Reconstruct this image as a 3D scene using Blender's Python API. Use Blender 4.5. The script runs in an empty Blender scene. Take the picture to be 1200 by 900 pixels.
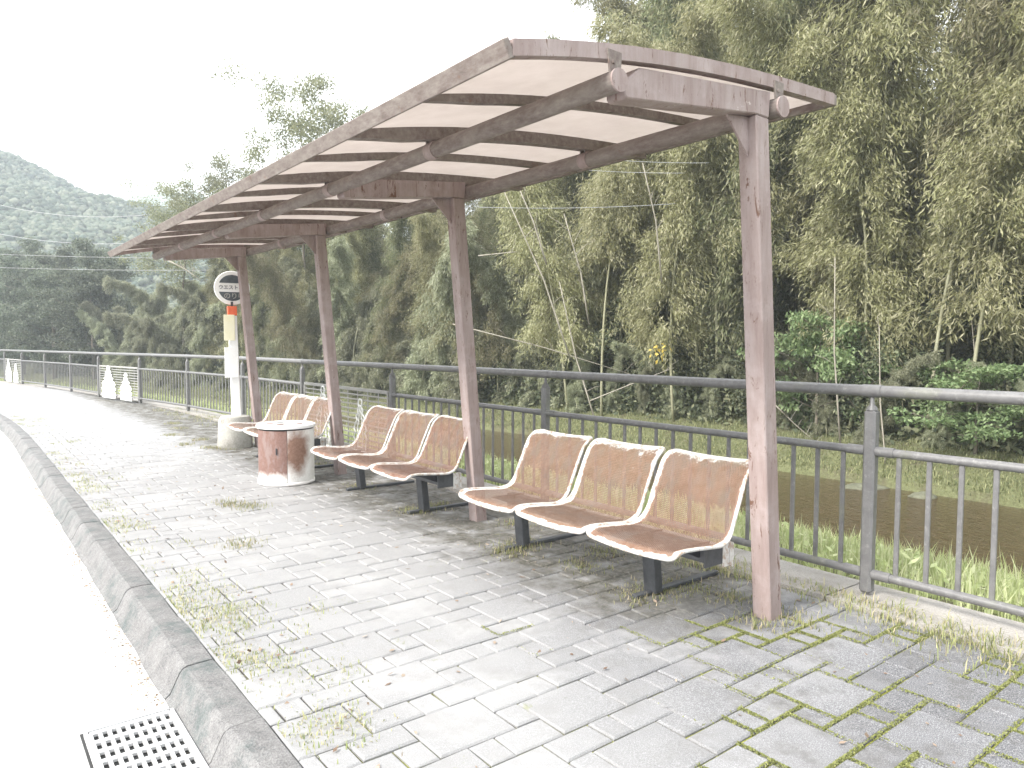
import bpy, bmesh, math, random
import numpy as np
from mathutils import Vector, Matrix
R = math.radians
random.seed(7); rng = np.random.default_rng(11)
S = bpy.context.scene
COL = S.collection

# ------------------------------------------------------------------ camera, light, exposure
HC = 1.33
cam = bpy.data.cameras.new('camera'); camo = bpy.data.objects.new('camera', cam); COL.objects.link(camo)
camo.location = (0, 0, HC)
PITCH = math.atan(45 / 840)
camo.rotation_euler = (Matrix.Rotation(R(90) - PITCH, 3, 'X') @ Matrix.Rotation(0.004, 3, 'Z')).to_euler()
cam.sensor_fit = 'HORIZONTAL'; cam.sensor_width = 36; cam.lens = 36 * 840 / 1200
cam.clip_start = 0.05; cam.clip_end = 6000
S.camera = camo

SUN_EL, SUN_AZ = R(40), R(-126)      # azimuth from +Y, clockwise; sun behind and to the left of the camera
SUN_DIR = Vector((math.sin(SUN_AZ) * math.cos(SUN_EL), math.cos(SUN_AZ) * math.cos(SUN_EL), math.sin(SUN_EL)))
W_ = bpy.data.worlds.new('World'); S.world = W_; W_.use_nodes = True
wn = W_.node_tree.nodes; wl = W_.node_tree.links
bg = wn['Background']; bg.inputs['Strength'].default_value = 0.105
sky = wn.new('ShaderNodeTexSky'); sky.sky_type = 'NISHITA'; sky.sun_disc = False
sky.sun_elevation = SUN_EL; sky.sun_rotation = SUN_AZ; sky.air_density = 1.0; sky.dust_density = 4.0; sky.ozone_density = 1.0
# bright overcast: a thick even cloud layer with a few thin places over the sky
tc = wn.new('ShaderNodeTexCoord'); nz = wn.new('ShaderNodeTexNoise'); nz.inputs['Scale'].default_value = 1.6; nz.inputs['Detail'].default_value = 5
mr = wn.new('ShaderNodeMapRange'); mr.inputs[1].default_value = 0.3; mr.inputs[2].default_value = 0.7; mr.inputs[3].default_value = 0.82; mr.inputs[4].default_value = 0.97
mx = wn.new('ShaderNodeMix'); mx.data_type = 'RGBA'; mx.inputs[7].default_value = (9.6, 9.75, 9.9, 1)
wl.new(tc.outputs['Generated'], nz.inputs['Vector']); wl.new(nz.outputs['Fac'], mr.inputs[0]); wl.new(mr.outputs[0], mx.inputs[0])
wl.new(sky.outputs['Color'], mx.inputs[6]); wl.new(mx.outputs[2], bg.inputs['Color'])
sun = bpy.data.lights.new('sun', 'SUN'); suno = bpy.data.objects.new('sun', sun); COL.objects.link(suno)
sun.energy = 2.8; sun.angle = R(14); sun.color = (1.0, 0.96, 0.9)
suno.rotation_euler = SUN_DIR.to_track_quat('Z', 'Y').to_euler()
suno.location = (0, 0, 30)
S.view_settings.view_transform = 'Standard'; S.view_settings.look = 'None'; S.view_settings.gamma = 1
S.view_settings.exposure = 1.6
S.render.engine = 'CYCLES'
S.cycles.max_bounces = 7; S.cycles.diffuse_bounces = 5; S.cycles.glossy_bounces = 2; S.cycles.transmission_bounces = 4
S.cycles.transparent_max_bounces = 12; S.cycles.volume_bounces = 1
S.cycles.use_denoising = True
S.cycles.use_adaptive_sampling = True; S.cycles.adaptive_threshold = 0.015
S.cycles.caustics_reflective = False; S.cycles.caustics_refractive = False

# ------------------------------------------------------------------ place frame: x' runs along the pavement towards the viewer, y' towards the river
O = Vector((1.25486, 3.39980, 0)); U = Vector((-0.614212, 0.789141, 0)); Wd = Vector((0.789141, 0.614212, 0))
RZ = math.atan2(-U.y, -U.x)
def G(u, w, z=0.0):
    return O + U * u + Wd * w + Vector((0, 0, z))
def bend(u):                          # far up the road everything swings left
    if u < 10: return 0.0
    if u < 28: return 0.0074 * (u - 10) ** 2
    return 0.0074 * 324 + 0.27 * (u - 28)
def GB(u, w, z=0.0):
    return G(u, w - bend(u), z)

# ------------------------------------------------------------------ materials
class NT:
    def __init__(s, name):
        s.m = bpy.data.materials.new(name); s.m.use_nodes = True
        s.t = s.m.node_tree; s.n = s.t.nodes; s.p = s.n['Principled BSDF']; s.out = s.n['Material Output']
    def new(s, ty, **kw):
        nd = s.n.new(ty)
        for k, v in kw.items():
            if isinstance(k, str) and k.startswith('_'): setattr(nd, k[1:], v)
            else: nd.inputs[k.replace('__', ' ')].default_value = v
        return nd
    def ln(s, a, b): s.t.links.new(a, b)
    def noise(s, scale, detail=4, rough=0.6, vec=None, dist=0.0):
        nd = s.n.new('ShaderNodeTexNoise'); nd.inputs['Scale'].default_value = scale
        nd.inputs['Detail'].default_value = detail; nd.inputs['Roughness'].default_value = rough; nd.inputs['Distortion'].default_value = dist
        s.ln(vec if vec is not None else s.pos(), nd.inputs['Vector']); return nd.outputs['Fac']
    def pos(s):
        if not hasattr(s, '_pos'): s._pos = s.n.new('ShaderNodeNewGeometry')
        return s._pos.outputs['Position']
    def obj(s):
        if not hasattr(s, '_tc'): s._tc = s.n.new('ShaderNodeTexCoord')
        return s._tc.outputs['Object']
    def geo(s, o):
        s.pos(); return s._pos.outputs[o]
    def uv(s):
        s.obj(); return s._tc.outputs['UV']
    def ramp(s, fac, stops):
        nd = s.n.new('ShaderNodeValToRGB'); e = nd.color_ramp.elements
        while len(e) < len(stops): e.new(0.5)
        for i, (p, c) in enumerate(stops):
            e[i].position = p
            e[i].color = (c, c, c, 1) if isinstance(c, (int, float)) else (*c, 1)
        s.ln(fac, nd.inputs[0]); return nd.outputs[0]
    def mix(s, fac, a, b, mode='MIX'):
        nd = s.n.new('ShaderNodeMix'); nd.data_type = 'RGBA'; nd.blend_type = mode
        for i, v in ((0, fac), (6, a), (7, b)):
            if isinstance(v, (int, float)): nd.inputs[i].default_value = v if i == 0 else (v, v, v, 1)
            elif isinstance(v, tuple): nd.inputs[i].default_value = (*v, 1)
            else: s.ln(v, nd.inputs[i])
        return nd.outputs[2]
    def math(s, op, a, b=0.5, c=0.5, clamp=False):
        nd = s.n.new('ShaderNodeMath'); nd.operation = op; nd.use_clamp = clamp
        for i, v in ((0, a), (1, b), (2, c)):
            if isinstance(v, (int, float)): nd.inputs[i].default_value = v
            else: s.ln(v, nd.inputs[i])
        return nd.outputs[0]
    def mapr(s, v, a, b, c=0.0, d=1.0):
        nd = s.n.new('ShaderNodeMapRange'); s.ln(v, nd.inputs[0])
        for i, x in enumerate((a, b, c, d)): nd.inputs[i + 1].default_value = x
        return nd.outputs[0]
    def sep(s, v):
        nd = s.n.new('ShaderNodeSeparateXYZ'); s.ln(v, nd.inputs[0]); return nd.outputs
    def scalev(s, v, sc):
        nd = s.n.new('ShaderNodeVectorMath'); nd.operation = 'MULTIPLY'; s.ln(v, nd.inputs[0]); nd.inputs[1].default_value = sc; return nd.outputs[0]
    def dot(s, v, d, off=0.0):
        nd = s.n.new('ShaderNodeVectorMath'); nd.operation = 'DOT_PRODUCT'; s.ln(v, nd.inputs[0]); nd.inputs[1].default_value = d
        return s.math('ADD', nd.outputs['Value'], off)
    def bump(s, h, strength=0.3, dist=0.01):
        nd = s.n.new('ShaderNodeBump'); nd.inputs['Strength'].default_value = strength; nd.inputs['Distance'].default_value = dist
        s.ln(h, nd.inputs['Height']); s.ln(nd.outputs[0], s.p.inputs['Normal'])
    def fin(s, col, rough=0.8, metal=0.0, spec=0.5):
        for k, v in (('Base Color', col), ('Roughness', rough), ('Metallic', metal), ('Specular IOR Level', spec)):
            if isinstance(v, (int, float)): s.p.inputs[k].default_value = v
            elif isinstance(v, tuple): s.p.inputs[k].default_value = (*v, 1)
            else: s.ln(v, s.p.inputs[k])
        return s.m
    def local(s):                      # (u along the pavement, w across it) from the world position
        p = s.pos()
        return (s.dot(p, U, -O.dot(U)), s.dot(p, Wd, -O.dot(Wd)))

def rand_piece(t):                      # a random value for each loose piece, both copies and joined ones
    oi = t.n.new('ShaderNodeObjectInfo')
    return t.math('FRACT', t.math('ADD', t.math('MULTIPLY', t.geo('Random Per Island'), 7.31), oi.outputs['Random']))

def m_paver():
    t = NT('concrete_paver'); u, w = t.local()
    r = rand_piece(t)
    base = t.ramp(r, [(0, (.062, .063, .068)), (.35, (.098, .099, .106)), (.75, (.14, .141, .149)), (1, (.215, .215, .22))])
    sp = t.noise(260, 2, .7)
    base = t.mix(.6, base, t.ramp(sp, [(.34, (.035, .035, .04)), (.5, (.15, .15, .157)), (.66, (.46, .46, .47))]))
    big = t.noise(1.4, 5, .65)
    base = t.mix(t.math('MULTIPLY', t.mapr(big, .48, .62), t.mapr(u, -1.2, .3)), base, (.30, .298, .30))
    st = t.noise(5.5, 6, .7)
    base = t.mix(t.math('MULTIPLY', t.mapr(st, .50, .68), .65), base, (.095, .09, .085))
    # glare painted into the colour towards the road; soil trodden in under the benches
    glare_tint = t.math('MULTIPLY', t.mapr(t.math('ADD', t.math('ADD', w, t.math('MULTIPLY', u, -.35)), t.math('MULTIPLY', big, 1.2)), .25, -1.0), .6)
    base = t.mix(glare_tint, base, (.35, .347, .345))
    band = t.math('MULTIPLY', t.mapr(t.math('ADD', w, t.math('MULTIPLY', st, .9)), -.25, .12), t.mapr(u, -.05, .5))
    soil = t.math('MULTIPLY', band, t.mapr(t.noise(5, 6, .8), .34, .52))
    base = t.mix(t.math('MULTIPLY', soil, .95), base, t.ramp(t.noise(40, 4), [(.3, (.045, .043, .034)), (.5, (.085, .08, .066)), (.7, (.17, .16, .14))]))
    moss = t.math('MULTIPLY', t.mapr(t.noise(3.1, 6, .8, dist=.5), .63, .72), .8)
    base = t.mix(moss, base, t.ramp(t.noise(60, 3), [(.3, (.10, .12, .035)), (.7, (.24, .25, .10))]))
    t.bump(t.math('ADD', sp, t.math('MULTIPLY', t.noise(60, 4), .8)), .5, .004)
    return t.fin(base, t.ramp(sp, [(.3, .75), (.7, .95)]), spec=.35)

def m_bed():
    t = NT('mossy_joint_sand'); u, w = t.local()
    n = t.noise(2.3, 5, .7); 
    g = t.mapr(t.math('ADD', n, t.math('MULTIPLY', t.mapr(u, 1.1, -.8), .26)), .56, .72)
    dirt = t.ramp(t.noise(30, 5), [(.3, (.05, .046, .04)), (.7, (.14, .13, .115))])
    mos = t.ramp(t.noise(55, 4), [(.3, (.13, .145, .02)), (.7, (.33, .33, .07))])
    t.bump(t.noise(90, 4), .7, .01)
    return t.fin(t.mix(g, dirt, mos), .95, spec=.2)

def m_concrete(name, a, b, scale=9, stain=(.14, .13, .12), amt=.5, bs=.4):
    t = NT(name); n = t.noise(scale, 6, .7); sp = t.noise(140, 3, .7)
    c = t.ramp(n, [(.3, a), (.7, b)])
    c = t.mix(.35, c, t.ramp(sp, [(.35, tuple(x * .45 for x in a)), (.65, tuple(min(1, x * 1.5) for x in b))]))
    c = t.mix(t.math('MULTIPLY', t.mapr(t.noise(scale * .4, 6, .75), .5, .7), amt), c, stain)
    t.bump(t.math('ADD', sp, t.math('MULTIPLY', n, 1.5)), bs, .006)
    return t.fin(c, .9, spec=.3)

def m_paint_post():
    t = NT('faded_brown_paint')
    v = t.scalev(t.obj(), (1, 1, .12))
    n = t.noise(16, 6, .7, vec=v); n2 = t.noise(5, 5, .7)
    c = t.ramp(n, [(.25, (.20, .145, .132)), (.5, (.275, .215, .203)), (.75, (.34, .285, .273))])
    c = t.mix(t.math('MULTIPLY', t.mapr(n2, .5, .75), .55), c, (.42, .36, .35))
    scr = t.mapr(t.noise(22, 5, .8, vec=t.scalev(t.obj(), (1, 1, .2)), dist=1.0), .59, .64)
    c = t.mix(scr, c, (.13, .07, .05))
    pale = t.mapr(t.noise(9, 6, .8), .655, .69)
    c = t.mix(t.math('MULTIPLY', pale, .7), c, (.55, .49, .46))
    t.bump(t.noise(80, 4), .2, .003)
    return t.fin(c, .62, spec=.4)

def m_paint_roof():
    t = NT('weathered_brown_roof_paint')
    n = t.noise(30, 6, .75, vec=t.scalev(t.obj(), (.35, 1, 1))); n2 = t.noise(3.5, 5, .7)
    c = t.ramp(n, [(.28, (.105, .08, .072)), (.45, (.165, .132, .12)), (.62, (.23, .20, .18)), (.8, (.36, .325, .30))])
    c = t.mix(t.math('MULTIPLY', t.mapr(n2, .45, .7), .6), c, (.22, .195, .17))
    c = t.mix(t.math('MULTIPLY', t.mapr(t.noise(8, 6, .8), .6, .72), .8), c, (.17, .085, .05))
    t.bump(t.noise(70, 4), .3, .004)
    return t.fin(c, .7, spec=.35)

def m_roof_panel():
    t = NT('milky_brown_polycarbonate')
    n = t.noise(6, 6, .75)
    c = t.ramp(n, [(.3, (.50, .46, .435)), (.7, (.57, .53, .505))])
    c = t.mix(t.math('MULTIPLY', t.mapr(t.noise(40, 5, .8), .6, .75), .35), c, (.36, .33, .30))
    t.fin(c, .5)
    tr = t.new('ShaderNodeBsdfTranslucent'); t.ln(c, tr.inputs['Color'])
    ms = t.new('ShaderNodeMixShader'); ms.inputs[0].default_value = .78
    t.ln(t.p.outputs[0], ms.inputs[1]); t.ln(tr.outputs[0], ms.inputs[2]); t.ln(ms.outputs[0], t.out.inputs[0])
    return t.m

def m_seat():
    t = NT('rusty_perforated_seat_metal')
    s = t.sep(t.uv()); x, y = s[0], s[1]               # metres across and along the seat
    ax = t.math('ABSOLUTE', x)
    n = t.noise(8, 6, .75); n3 = t.noise(26, 6, .8)
    oi = t.n.new('ShaderNodeObjectInfo'); rnd = oi.outputs['Random']
    edge = t.math('MAXIMUM', t.mapr(ax, .232, .276), t.math('MAXIMUM', t.mapr(y, .035, .0), t.mapr(y, .76, .90)))
    white = t.mapr(t.math('ADD', t.math('ADD', edge, t.math('MULTIPLY', t.math('SUBTRACT', rnd, .6), .35)), t.math('MULTIPLY', t.math('SUBTRACT', n, .5), 1.9)), .42, .6)
    rust = t.ramp(n3, [(.25, (.09, .043, .030)), (.45, (.155, .083, .058)), (.6, (.205, .128, .096)), (.78, (.33, .25, .19))])
    rust = t.mix(t.mapr(t.noise(5, 4, .7), .5, .68), rust, (.17, .125, .105))
    rust = t.mix(t.math('MULTIPLY', t.mapr(t.noise(14, 4, .7, vec=t.scalev(t.pos(), (1, 1, .12))), .5, .62), t.mapr(y, .45, .6)), rust, (.15, .11, .092))
    rust = t.mix(t.math('MULTIPLY', rnd, .35), rust, (.22, .155, .10))
    c = t.mix(white, rust, t.ramp(n3, [(.3, (.36, .32, .28)), (.6, (.60, .59, .57))]))
    # the rows of small holes
    hx = t.math('SINE', t.math('ADD', t.math('MULTIPLY', x, 2 * math.pi / .0095), t.math('MULTIPLY', t.math('FLOOR', t.math('MULTIPLY', y, 1 / .0095)), math.pi)))
    hy = t.math('SINE', t.math('MULTIPLY', t.math('FRACT', t.math('MULTIPLY', y, 1 / .0095)), math.pi))
    hole = t.mapr(t.math('MULTIPLY', t.math('ADD', t.math('MULTIPLY', hx, .5), .5), hy), .34, .46)
    inner = t.math('MULTIPLY', t.math('MULTIPLY', t.mapr(ax, .25, .235), t.mapr(y, .03, .05)), t.mapr(y, .865, .845))
    hole = t.math('MULTIPLY', hole, inner)
    clog = t.mapr(t.math('ADD', t.mapr(y, .50, .80), t.math('MULTIPLY', t.math('SUBTRACT', n, .5), 3)), .25, .7, 1, .55)
    alpha = t.math('SUBTRACT', 1.0, t.math('MULTIPLY', hole, clog))
    t.bump(t.math('ADD', t.math('MULTIPLY', hole, -1.0), t.math('MULTIPLY', n3, .5)), .5, .003)
    t.ln(alpha, t.p.inputs['Alpha'])
    return t.fin(c, .75, spec=.35)

def m_rim():
    t = NT('chipped_white_rim_paint')
    n = t.noise(24, 6, .8); 
    c = t.ramp(n, [(.32, (.26, .13, .08)), (.42, (.36, .28, .22)), (.50, (.52, .51, .49)), (.8, (.66, .65, .64))])
    t.bump(n, .2, .002)
    return t.fin(c, .5, spec=.5)

def m_simple(name, a, b, scale=12, rough=.6, metal=0.0, bs=.15, vec=None):
    t = NT(name); n = t.noise(scale, 6, .7, vec=t.scalev(t.obj(), vec) if vec else None)
    t.bump(t.noise(scale * 6, 3), bs, .003)
    return t.fin(t.ramp(n, [(.3, a), (.7, b)]), rough, metal)

def m_fence():
    t = NT('grey_brown_fence_enamel'); n = t.noise(18, 6, .75)
    up = t.sep(t.geo('Normal'))[2]
    c = t.ramp(n, [(.3, (.105, .103, .105)), (.7, (.17, .167, .166))])
    c = t.mix(t.math('MULTIPLY', t.mapr(t.noise(30, 6, .8), .55, .7), .6), c, (.32, .315, .30))
    c = t.mix(t.math('MULTIPLY', t.mapr(t.noise(4, 4, .7), .55, .7), .35), c, (.17, .18, .12))
    t.bump(t.noise(120, 3), .15, .002)
    return t.fin(c, .42, spec=.5)

def m_can():
    t = NT('white_bin_paint_with_rust'); s = t.sep(t.obj()); n = t.noise(9, 6, .75, vec=t.obj())
    # a rust bloom in the middle of the right hand panel and rust along the foot
    d = t.new('ShaderNodeVectorMath'); d.operation = 'DISTANCE'; t.ln(t.scalev(t.obj(), (1, 1, .62)), d.inputs[0]); d.inputs[1].default_value = (.10, -.25, .20)
    r = t.mapr(t.math('ADD', d.outputs['Value'], t.math('MULTIPLY', n, .13)), .235, .15)
    foot = t.mapr(t.math('ADD', s[2], t.math('MULTIPLY', n, .06)), .045, .02)
    m = t.math('MAXIMUM', r, foot)
    fine = t.noise(40, 5, .8, vec=t.obj())
    rust = t.ramp(fine, [(.3, (.18, .09, .06)), (.7, (.31, .19, .14))])
    c = t.mix(m, t.ramp(n, [(.3, (.66, .63, .59)), (.55, (.78, .76, .73))]), rust)
    t.bump(fine, .2, .003)
    return t.fin(c, .6)

def m_can_door():
    t = NT('rust_brown_bin_door'); s = t.sep(t.obj()); n = t.noise(10, 6, .75, vec=t.scalev(t.obj(), (1, 1, .4)))
    fine = t.noise(45, 5, .8, vec=t.obj())
    rust = t.ramp(fine, [(.3, (.14, .07, .055)), (.7, (.24, .145, .12))])
    rust = t.mix(t.mapr(n, .5, .6), rust, (.23, .165, .15))
    m = t.mapr(t.math('ADD', s[2], t.math('MULTIPLY', n, .22)), .17, .24)
    c = t.mix(m, (.75, .72, .69), rust)
    t.bump(fine, .2, .003)
    return t.fin(c, .65)

def m_leaf(name, cols, trans=.35, rough=.65):
    t = NT(name)
    r = t.geo('Random Per Island'); oi = t.n.new('ShaderNodeObjectInfo')
    c = t.ramp(r, [(i / (len(cols) - 1), k) for i, k in enumerate(cols)])
    hv = t.n.new('ShaderNodeHueSaturation'); t.ln(c, hv.inputs['Color'])
    t.ln(t.mapr(oi.outputs['Random'], 0, 1, .75, 1.3), hv.inputs['Value'])
    t.ln(t.mapr(oi.outputs['Random'], 0, 1, .485, .515), hv.inputs['Hue'])
    c = hv.outputs[0]
    t.fin(c, rough, spec=.4)
    tr = t.new('ShaderNodeBsdfTranslucent'); t.ln(c, tr.inputs['Color'])
    ms = t.new('ShaderNodeMixShader'); ms.inputs[0].default_value = trans
    t.ln(t.p.outputs[0], ms.inputs[1]); t.ln(tr.outputs[0], ms.inputs[2]); t.ln(ms.outputs[0], t.out.inputs[0])
    return t.m

def m_terrain():
    t = NT('bank_soil_and_turf'); n = t.noise(1.1, 6, .7); f = t.noise(14, 5, .8)
    c = t.ramp(f, [(.3, (.08, .085, .04)), (.5, (.14, .15, .075)), (.7, (.22, .225, .12))])
    c = t.mix(t.mapr(n, .5, .7), c, (.11, .095, .065))
    t.bump(f, .8, .08)
    return t.fin(c, .95, spec=.15)

def m_water():
    t = NT('brown_river_water')
    v = t.scalev(t.pos(), (1.6, .8, 1))
    n = t.noise(5.0, 5, .65, vec=v, dist=.6); n2 = t.noise(11, 4, .6, vec=v)
    bed = t.noise(6.0, 6, .8, vec=v, dist=.8)
    c = t.ramp(bed, [(.3, (.030, .019, .010)), (.5, (.055, .035, .019)), (.7, (.105, .07, .042))])
    t.bump(t.math('ADD', n, t.math('MULTIPLY', n2, .45)), .30, .12)
    return t.fin(c, .06, spec=.5)

def m_hill(name, cols, sc, sc2):
    t = NT(name); n = t.noise(sc, 6, .75); n2 = t.noise(sc2, 5, .7)
    c = t.mix(.5, t.ramp(n, [(.3, cols[0]), (.5, cols[1]), (.7, cols[2])]), t.ramp(n2, [(.35, cols[0]), (.65, cols[2])]))
    t.bump(n, 1.0, 2.0)
    return t.fin(c, .95, spec=.1)

M = dict(
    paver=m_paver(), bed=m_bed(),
    kerb=m_concrete('kerb_concrete', (.10, .098, .10), (.235, .23, .226), 11, (.055, .08, .078), .75, .8),
    strip=m_concrete('fence_footing_concrete', (.25, .235, .22), (.36, .34, .315), 5, (.17, .155, .13), .7),
    road=m_concrete('pale_worn_road', (.40, .395, .39), (.50, .495, .49), 1.2, (.30, .295, .29), .35, .25),
    drum=m_concrete('sign_base_concrete', (.27, .26, .235), (.42, .405, .37), 10, (.13, .12, .10), .8),
    post=m_paint_post(), roofpaint=m_paint_roof(), panel=m_roof_panel(),
    seat=m_seat(), rim=m_rim(), leg=m_simple('dark_grey_leg_paint', (.035, .037, .042), (.075, .078, .085), 20, .5),
    fence=m_fence(), lattice=m_simple('pale_grey_lattice', (.24, .235, .22), (.36, .35, .33), 30, .5),
    white=m_simple('white_paint', (.74, .73, .72), (.82, .82, .81), 9, .5),
    figure=m_simple('white_ornament_plate', (.70, .71, .70), (.85, .86, .84), 20, .5),
    orange=m_simple('orange_red_cap_paint', (.62, .10, .035), (.75, .15, .06), 14, .5),
    yellow=m_simple('cream_notice_sheet', (.80, .76, .52), (.84, .81, .64), 5, .5),
    slate=m_simple('dark_slate_sign_print', (.045, .055, .065), (.085, .10, .11), 14, .5),
    ink=m_simple('grey_black_sign_ink', (.10, .11, .12), (.16, .17, .18), 14, .6),
    can=m_can(), door=m_can_door(), dark=m_simple('dark_opening', (.02, .02, .02), (.04, .04, .04), 10, .8),
    steel=m_simple('galvanised_grate_steel', (.52, .52, .52), (.66, .66, .66), 20, .45, .3),
    terrain=m_terrain(), water=m_water(),
    culm=m_simple('bamboo_culm', (.22, .215, .13), (.40, .39, .27), 5, .5, vec=(1, 1, .3)),
    dead=m_simple('bleached_dead_stem', (.22, .20, .16), (.34, .31, .26), 4, .8),
    bark=m_simple('tree_bark', (.10, .085, .065), (.20, .175, .14), 8, .9),
    wire=m_simple('pale_overhead_wire', (.28, .28, .29), (.4, .4, .41), 3, .5),
    mossy=m_simple('mossy_rock', (.06, .065, .04), (.17, .17, .12), 9, .9, bs=.6),
    bamboo=m_leaf('bamboo_leaf', [(.19, .185, .085), (.25, .245, .12), (.31, .305, .175), (.38, .36, .23), (.45, .42, .29)], .5),
    bamboo_green=m_leaf('green_bamboo_leaf', [(.14, .16, .075), (.195, .215, .11), (.27, .275, .165), (.35, .34, .22)], .5),
    willow=m_leaf('grey_green_leaf', [(.19, .205, .12), (.26, .275, .175), (.33, .34, .235), (.41, .41, .30)], .45),
    dark_leaf=m_leaf('dark_evergreen_leaf', [(.07, .09, .06), (.11, .135, .09), (.155, .18, .125), (.21, .225, .165)], .35),
    maple=m_leaf('fresh_green_leaf', [(.11, .16, .07), (.17, .22, .10), (.25, .30, .16)], .4),
    airy=m_leaf('airy_tree_leaf', [(.12, .135, .07), (.22, .23, .13), (.32, .32, .19)], .5),
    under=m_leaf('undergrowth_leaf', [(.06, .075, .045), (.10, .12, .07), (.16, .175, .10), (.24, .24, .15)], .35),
    grass=m_leaf('bank_grass', [(.27, .30, .13), (.37, .41, .19), (.47, .50, .27), (.58, .58, .38)], .45),
    fargrass=m_leaf('far_bank_grass', [(.10, .115, .05), (.155, .165, .08), (.22, .22, .115), (.31, .295, .17)], .4),
    weed=m_leaf('pavement_weed', [(.16, .19, .07), (.25, .27, .11), (.34, .32, .17), (.45, .38, .26)], .3),
    moss=m_leaf('moss_cushion', [(.14, .15, .05), (.20, .21, .075), (.27, .27, .11)], .15, .9),
    litter=m_leaf('dry_leaf', [(.13, .085, .06), (.22, .155, .11), (.32, .25, .19), (.42, .36, .29)], .15, .8),
    yellowleaf=m_leaf('yellowed_leaf', [(.40, .27, .06), (.48, .34, .10)], .4),
    hill=m_hill('wooded_hill_floor', [(.035, .05, .03), (.06, .08, .045), (.10, .12, .07)], .08, .012),
    hilltree=m_leaf('hill_wood_canopy', [(.035, .055, .037), (.058, .078, .05), (.085, .102, .068), (.125, .135, .095)], .0, .9),
    far=m_hill('far_mountain_wood', [(.04, .055, .035), (.06, .08, .05), (.09, .11, .07)], .03, .006),
)

# ------------------------------------------------------------------ mesh helpers
def mesh_obj(name, verts, faces, mat, parent=None, loc=None, rz=None, smooth=False, bevel=0, kind=None):
    me = bpy.data.meshes.new(name); me.from_pydata([tuple(v) for v in verts], [], faces)
    if bevel:
        bm = bmesh.new(); bm.from_mesh(me)
        bmesh.ops.remove_doubles(bm, verts=bm.verts, dist=1e-6)
        es = [e for e in bm.edges if len(e.link_faces) == 2 and e.calc_face_angle(0) > R(35)]
        bmesh.ops.bevel(bm, geom=es, offset=bevel, segments=1, affect='EDGES', clamp_overlap=True)
        bm.to_mesh(me); bm.free()
    me.materials.append(mat)
    if smooth: me.polygons.foreach_set('use_smooth', [True] * len(me.polygons))
    return link(name, me, parent, loc, rz, kind)
def link(name, me, parent=None, loc=None, rz=None, kind=None):
    o = bpy.data.objects.new(name, me); COL.objects.link(o)
    if parent is not None: o.parent = parent
    if loc is not None: o.location = loc
    if rz is not None: o.rotation_euler[2] = rz
    if kind: o['kind'] = kind
    return o
def np_mesh(name, V, F, mat, smooth=False):
    """V (n,3); F (m,k) with k 3 or 4"""
    me = bpy.data.meshes.new(name); k = F.shape[1]
    me.vertices.add(len(V)); me.vertices.foreach_set('co', np.ascontiguousarray(V, dtype=np.float32).ravel())
    me.loops.add(F.size); me.loops.foreach_set('vertex_index', np.ascontiguousarray(F, dtype=np.int32).ravel())
    me.polygons.add(len(F)); me.polygons.foreach_set('loop_start', np.arange(0, F.size, k, dtype=np.int32))
    if smooth: me.polygons.foreach_set('use_smooth', np.ones(len(F), dtype=bool))
    me.update(calc_edges=True); me.materials.append(mat); return me
def empty(name, label, cat, loc=(0, 0, 0), rz=0.0, group=None):
    o = bpy.data.objects.new(name, None); COL.objects.link(o); o.location = loc; o.rotation_euler[2] = rz
    o.empty_display_size = .1
    return tag(o, label, cat, group)
def tag(o, label, cat, group=None, kind=None):
    if label: o['label'] = label
    if cat: o['category'] = cat
    if group: o['group'] = group
    if kind: o['kind'] = kind
    return o

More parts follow.
